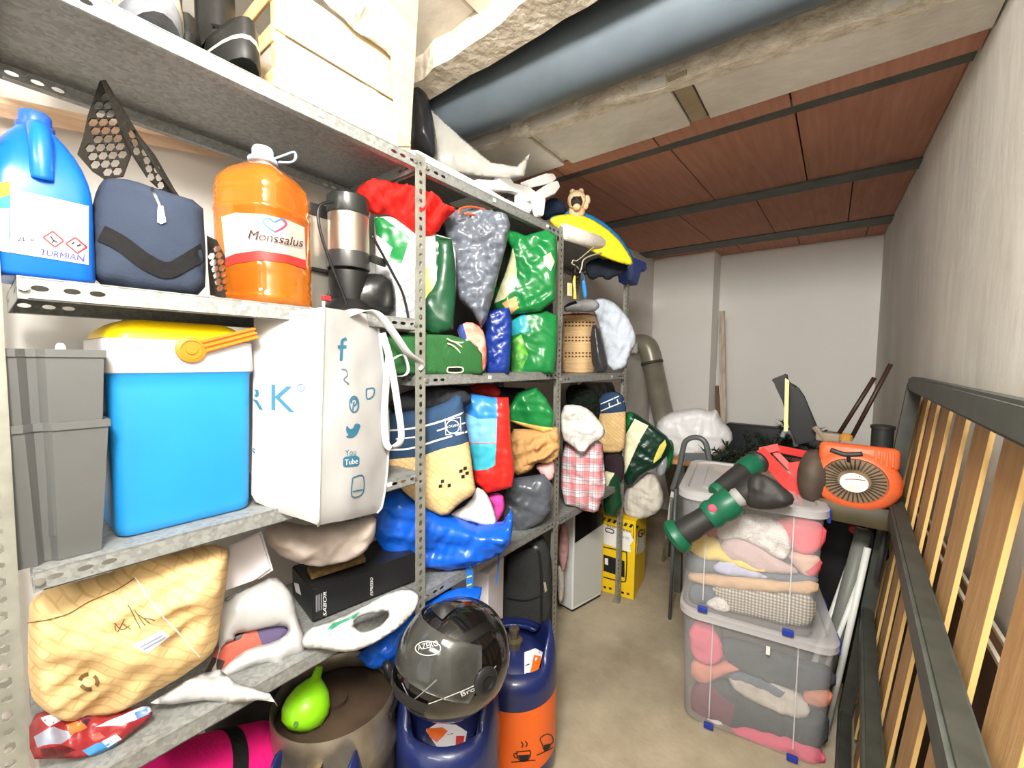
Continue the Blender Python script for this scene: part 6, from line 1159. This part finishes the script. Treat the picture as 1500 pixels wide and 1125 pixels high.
bm = B(); add_box(bm, (PY((1015, 700), yC+.1).x, yC+.12, .46), (.2, .26, .02), bev=.008); obj('seat', bm, DT, t)
# artificial fir
t = thing('fir_tree', 'artificial dark green fir tree lying on the bench behind the storage boxes', 'tree', PY((1105, 690), 2.75))
NED = M('needle_green', (26, 52, 36), rough=.7, rgb2=(14, 30, 22), vs=30); rnd = random.Random(5); stem = B(); ned = B()
a, b_ = PY((1040, 672), 2.6), PY((1185, 640), 2.95); ax = b_-a
for k in range(46):
    p = a+ax*(k/46)+Vector((rnd.uniform(-.02, .02), rnd.uniform(-.05, .05), -.04)); d = Vector((rnd.uniform(-.8, .8), rnd.uniform(-.8, .8), rnd.uniform(-.2, 1))).normalized(); L_ = rnd.uniform(.1, .17)
    add_tube(stem, [p, p+d*L_], .003, seg=4)
    for i in range(64):
        q = p+d*L_*(i+1)/64; n_ = Vector((rnd.uniform(-1, 1), rnd.uniform(-1, 1), rnd.uniform(-1, 1))).normalized()*.036; s_ = n_.cross(d).normalized()*.003
        ned.faces.new([ned.verts.new(q-s_), ned.verts.new(q+s_), ned.verts.new(q+n_+d*.015)])
add_tube(stem, [a, b_], .012, seg=6); obj('branches', stem, M('stem_dark', (40, 40, 30)), t); o = obj('needles', ned, NED, t); o['kind'] = 'stuff'
t = thing('dark_case', 'long dark case standing against the back wall behind the fir tree', 'case', (-.4, 3.9, 0))
p = PY((1064, 620), 3.9); q = PY((1180, 622), 3.9)
bm = B(); add_box(bm, ((p.x+q.x)/2+.1, 3.95, p.z/2), (q.x-p.x+.2, .12, p.z), bev=.01); obj('case_body', bm, M('case_dark', (36, 40, 44), rough=.5), t, sharp=50)
t = thing('hose', 'coil of pale blue grey hose peeping over the fir tree', 'hose', PY((1155, 640), 2.7))
bm = B(); add_tube(bm, smoothpath([PY(p, 2.62) for p in ((1146, 640), (1150, 632), (1158, 634), (1164, 642), (1166, 654))], 4), .012, seg=8); obj('hose_loop', bm, M('hose_grey', (170, 184, 186)), t, smooth=True)
# sticks in the pier corner
OLD = grainwood('old_wood', (176, 160, 140), (220, 206, 188), (20, 20, 2)); OLD2 = M('old_wood_dark', (120, 98, 80), rough=.8)
def stick(poly, y, m_, lb_, dy=.025):
    bm = B(); add_prism(bm, [PY(p, y) for p in poly], (0, dy, 0)); tag(obj('wooden_stick', bm, m_), lb_, 'stick')
zb = 690
stick([(1053, 456), (1061, 455), (1064, 640), (1066, zb+60), (1058, zb+60), (1055, 600)], 3.9, OLD, 'tall weathered wooden batten leaning beside the pier on the back wall'); stick([(1047, 565), (1052, 565), (1056, 640), (1058, zb+60), (1051, zb+60)], 3.88, OLD2, 'short brown wooden batten leaning beside the tall weathered one')
# flue pipe
t = thing('flue_pipe', 'grey metal flue pipe with an elbow leaning at the back left corner', 'pipe', PY((985, 660), 3.7))
FL = M('flue_metal', (150, 146, 130), rough=.35, metal=.25, var=.15, vs=6); yF = 3.45
bm = B(); add_tube(bm, smoothpath([PY(p, yF) for p in ((925, 506), (938, 504), (948, 508), (953, 520), (955, 530))], 5), .085, seg=24); obj('elbow', bm, FL, t, smooth=True)
A = PY((955, 531), yF); D = PY((978, 640), yF); D = A+(D-A)*(A.z/(A.z-D.z))*.98; bm = B(); add_tube(bm, [A, D], .083, seg=24); obj('straight', bm, FL, t, smooth=True)
bm = B(); d = (D-A).normalized(); add_tube(bm, [A-d*.008, A+d*.014], .09, seg=24); obj('joint_ring', bm, M('ring_dark', (70, 66, 58), rough=.5), t, smooth=True)
for z in (0, .05, .1): bm = B(); add_tube(bm, [PY((934, 506+z*90), yF-.1)+Vector((0, 0, 0)), PY((922, 505+z*90), yF-.1)], .02, seg=12); obj('wall_tube', bm, M('tube_pale', (210, 206, 198), rough=.5), t, smooth=True)
import OpenImageIO as oiio, numpy as np
b=oiio.ImageBuf('/workdir/render_main.png'); a=b.get_pixels(oiio.FLOAT)
for n,(x,y) in dict(back=(1150,450),backL=(980,450),right=(1420,350),rightTop=(1450,150),floor=(900,1000),red=(1100,230),beam=(950,140),tote=(430,650),toteR=(530,700),pipe=(900,50),under=(250,150),cool=(270,650)).items():
    X,Y=int(x*.6827),int(y*.6827); print(n,(a[Y-4:Y+5,X-4:X+5,:3].mean((0,1))*255).round())
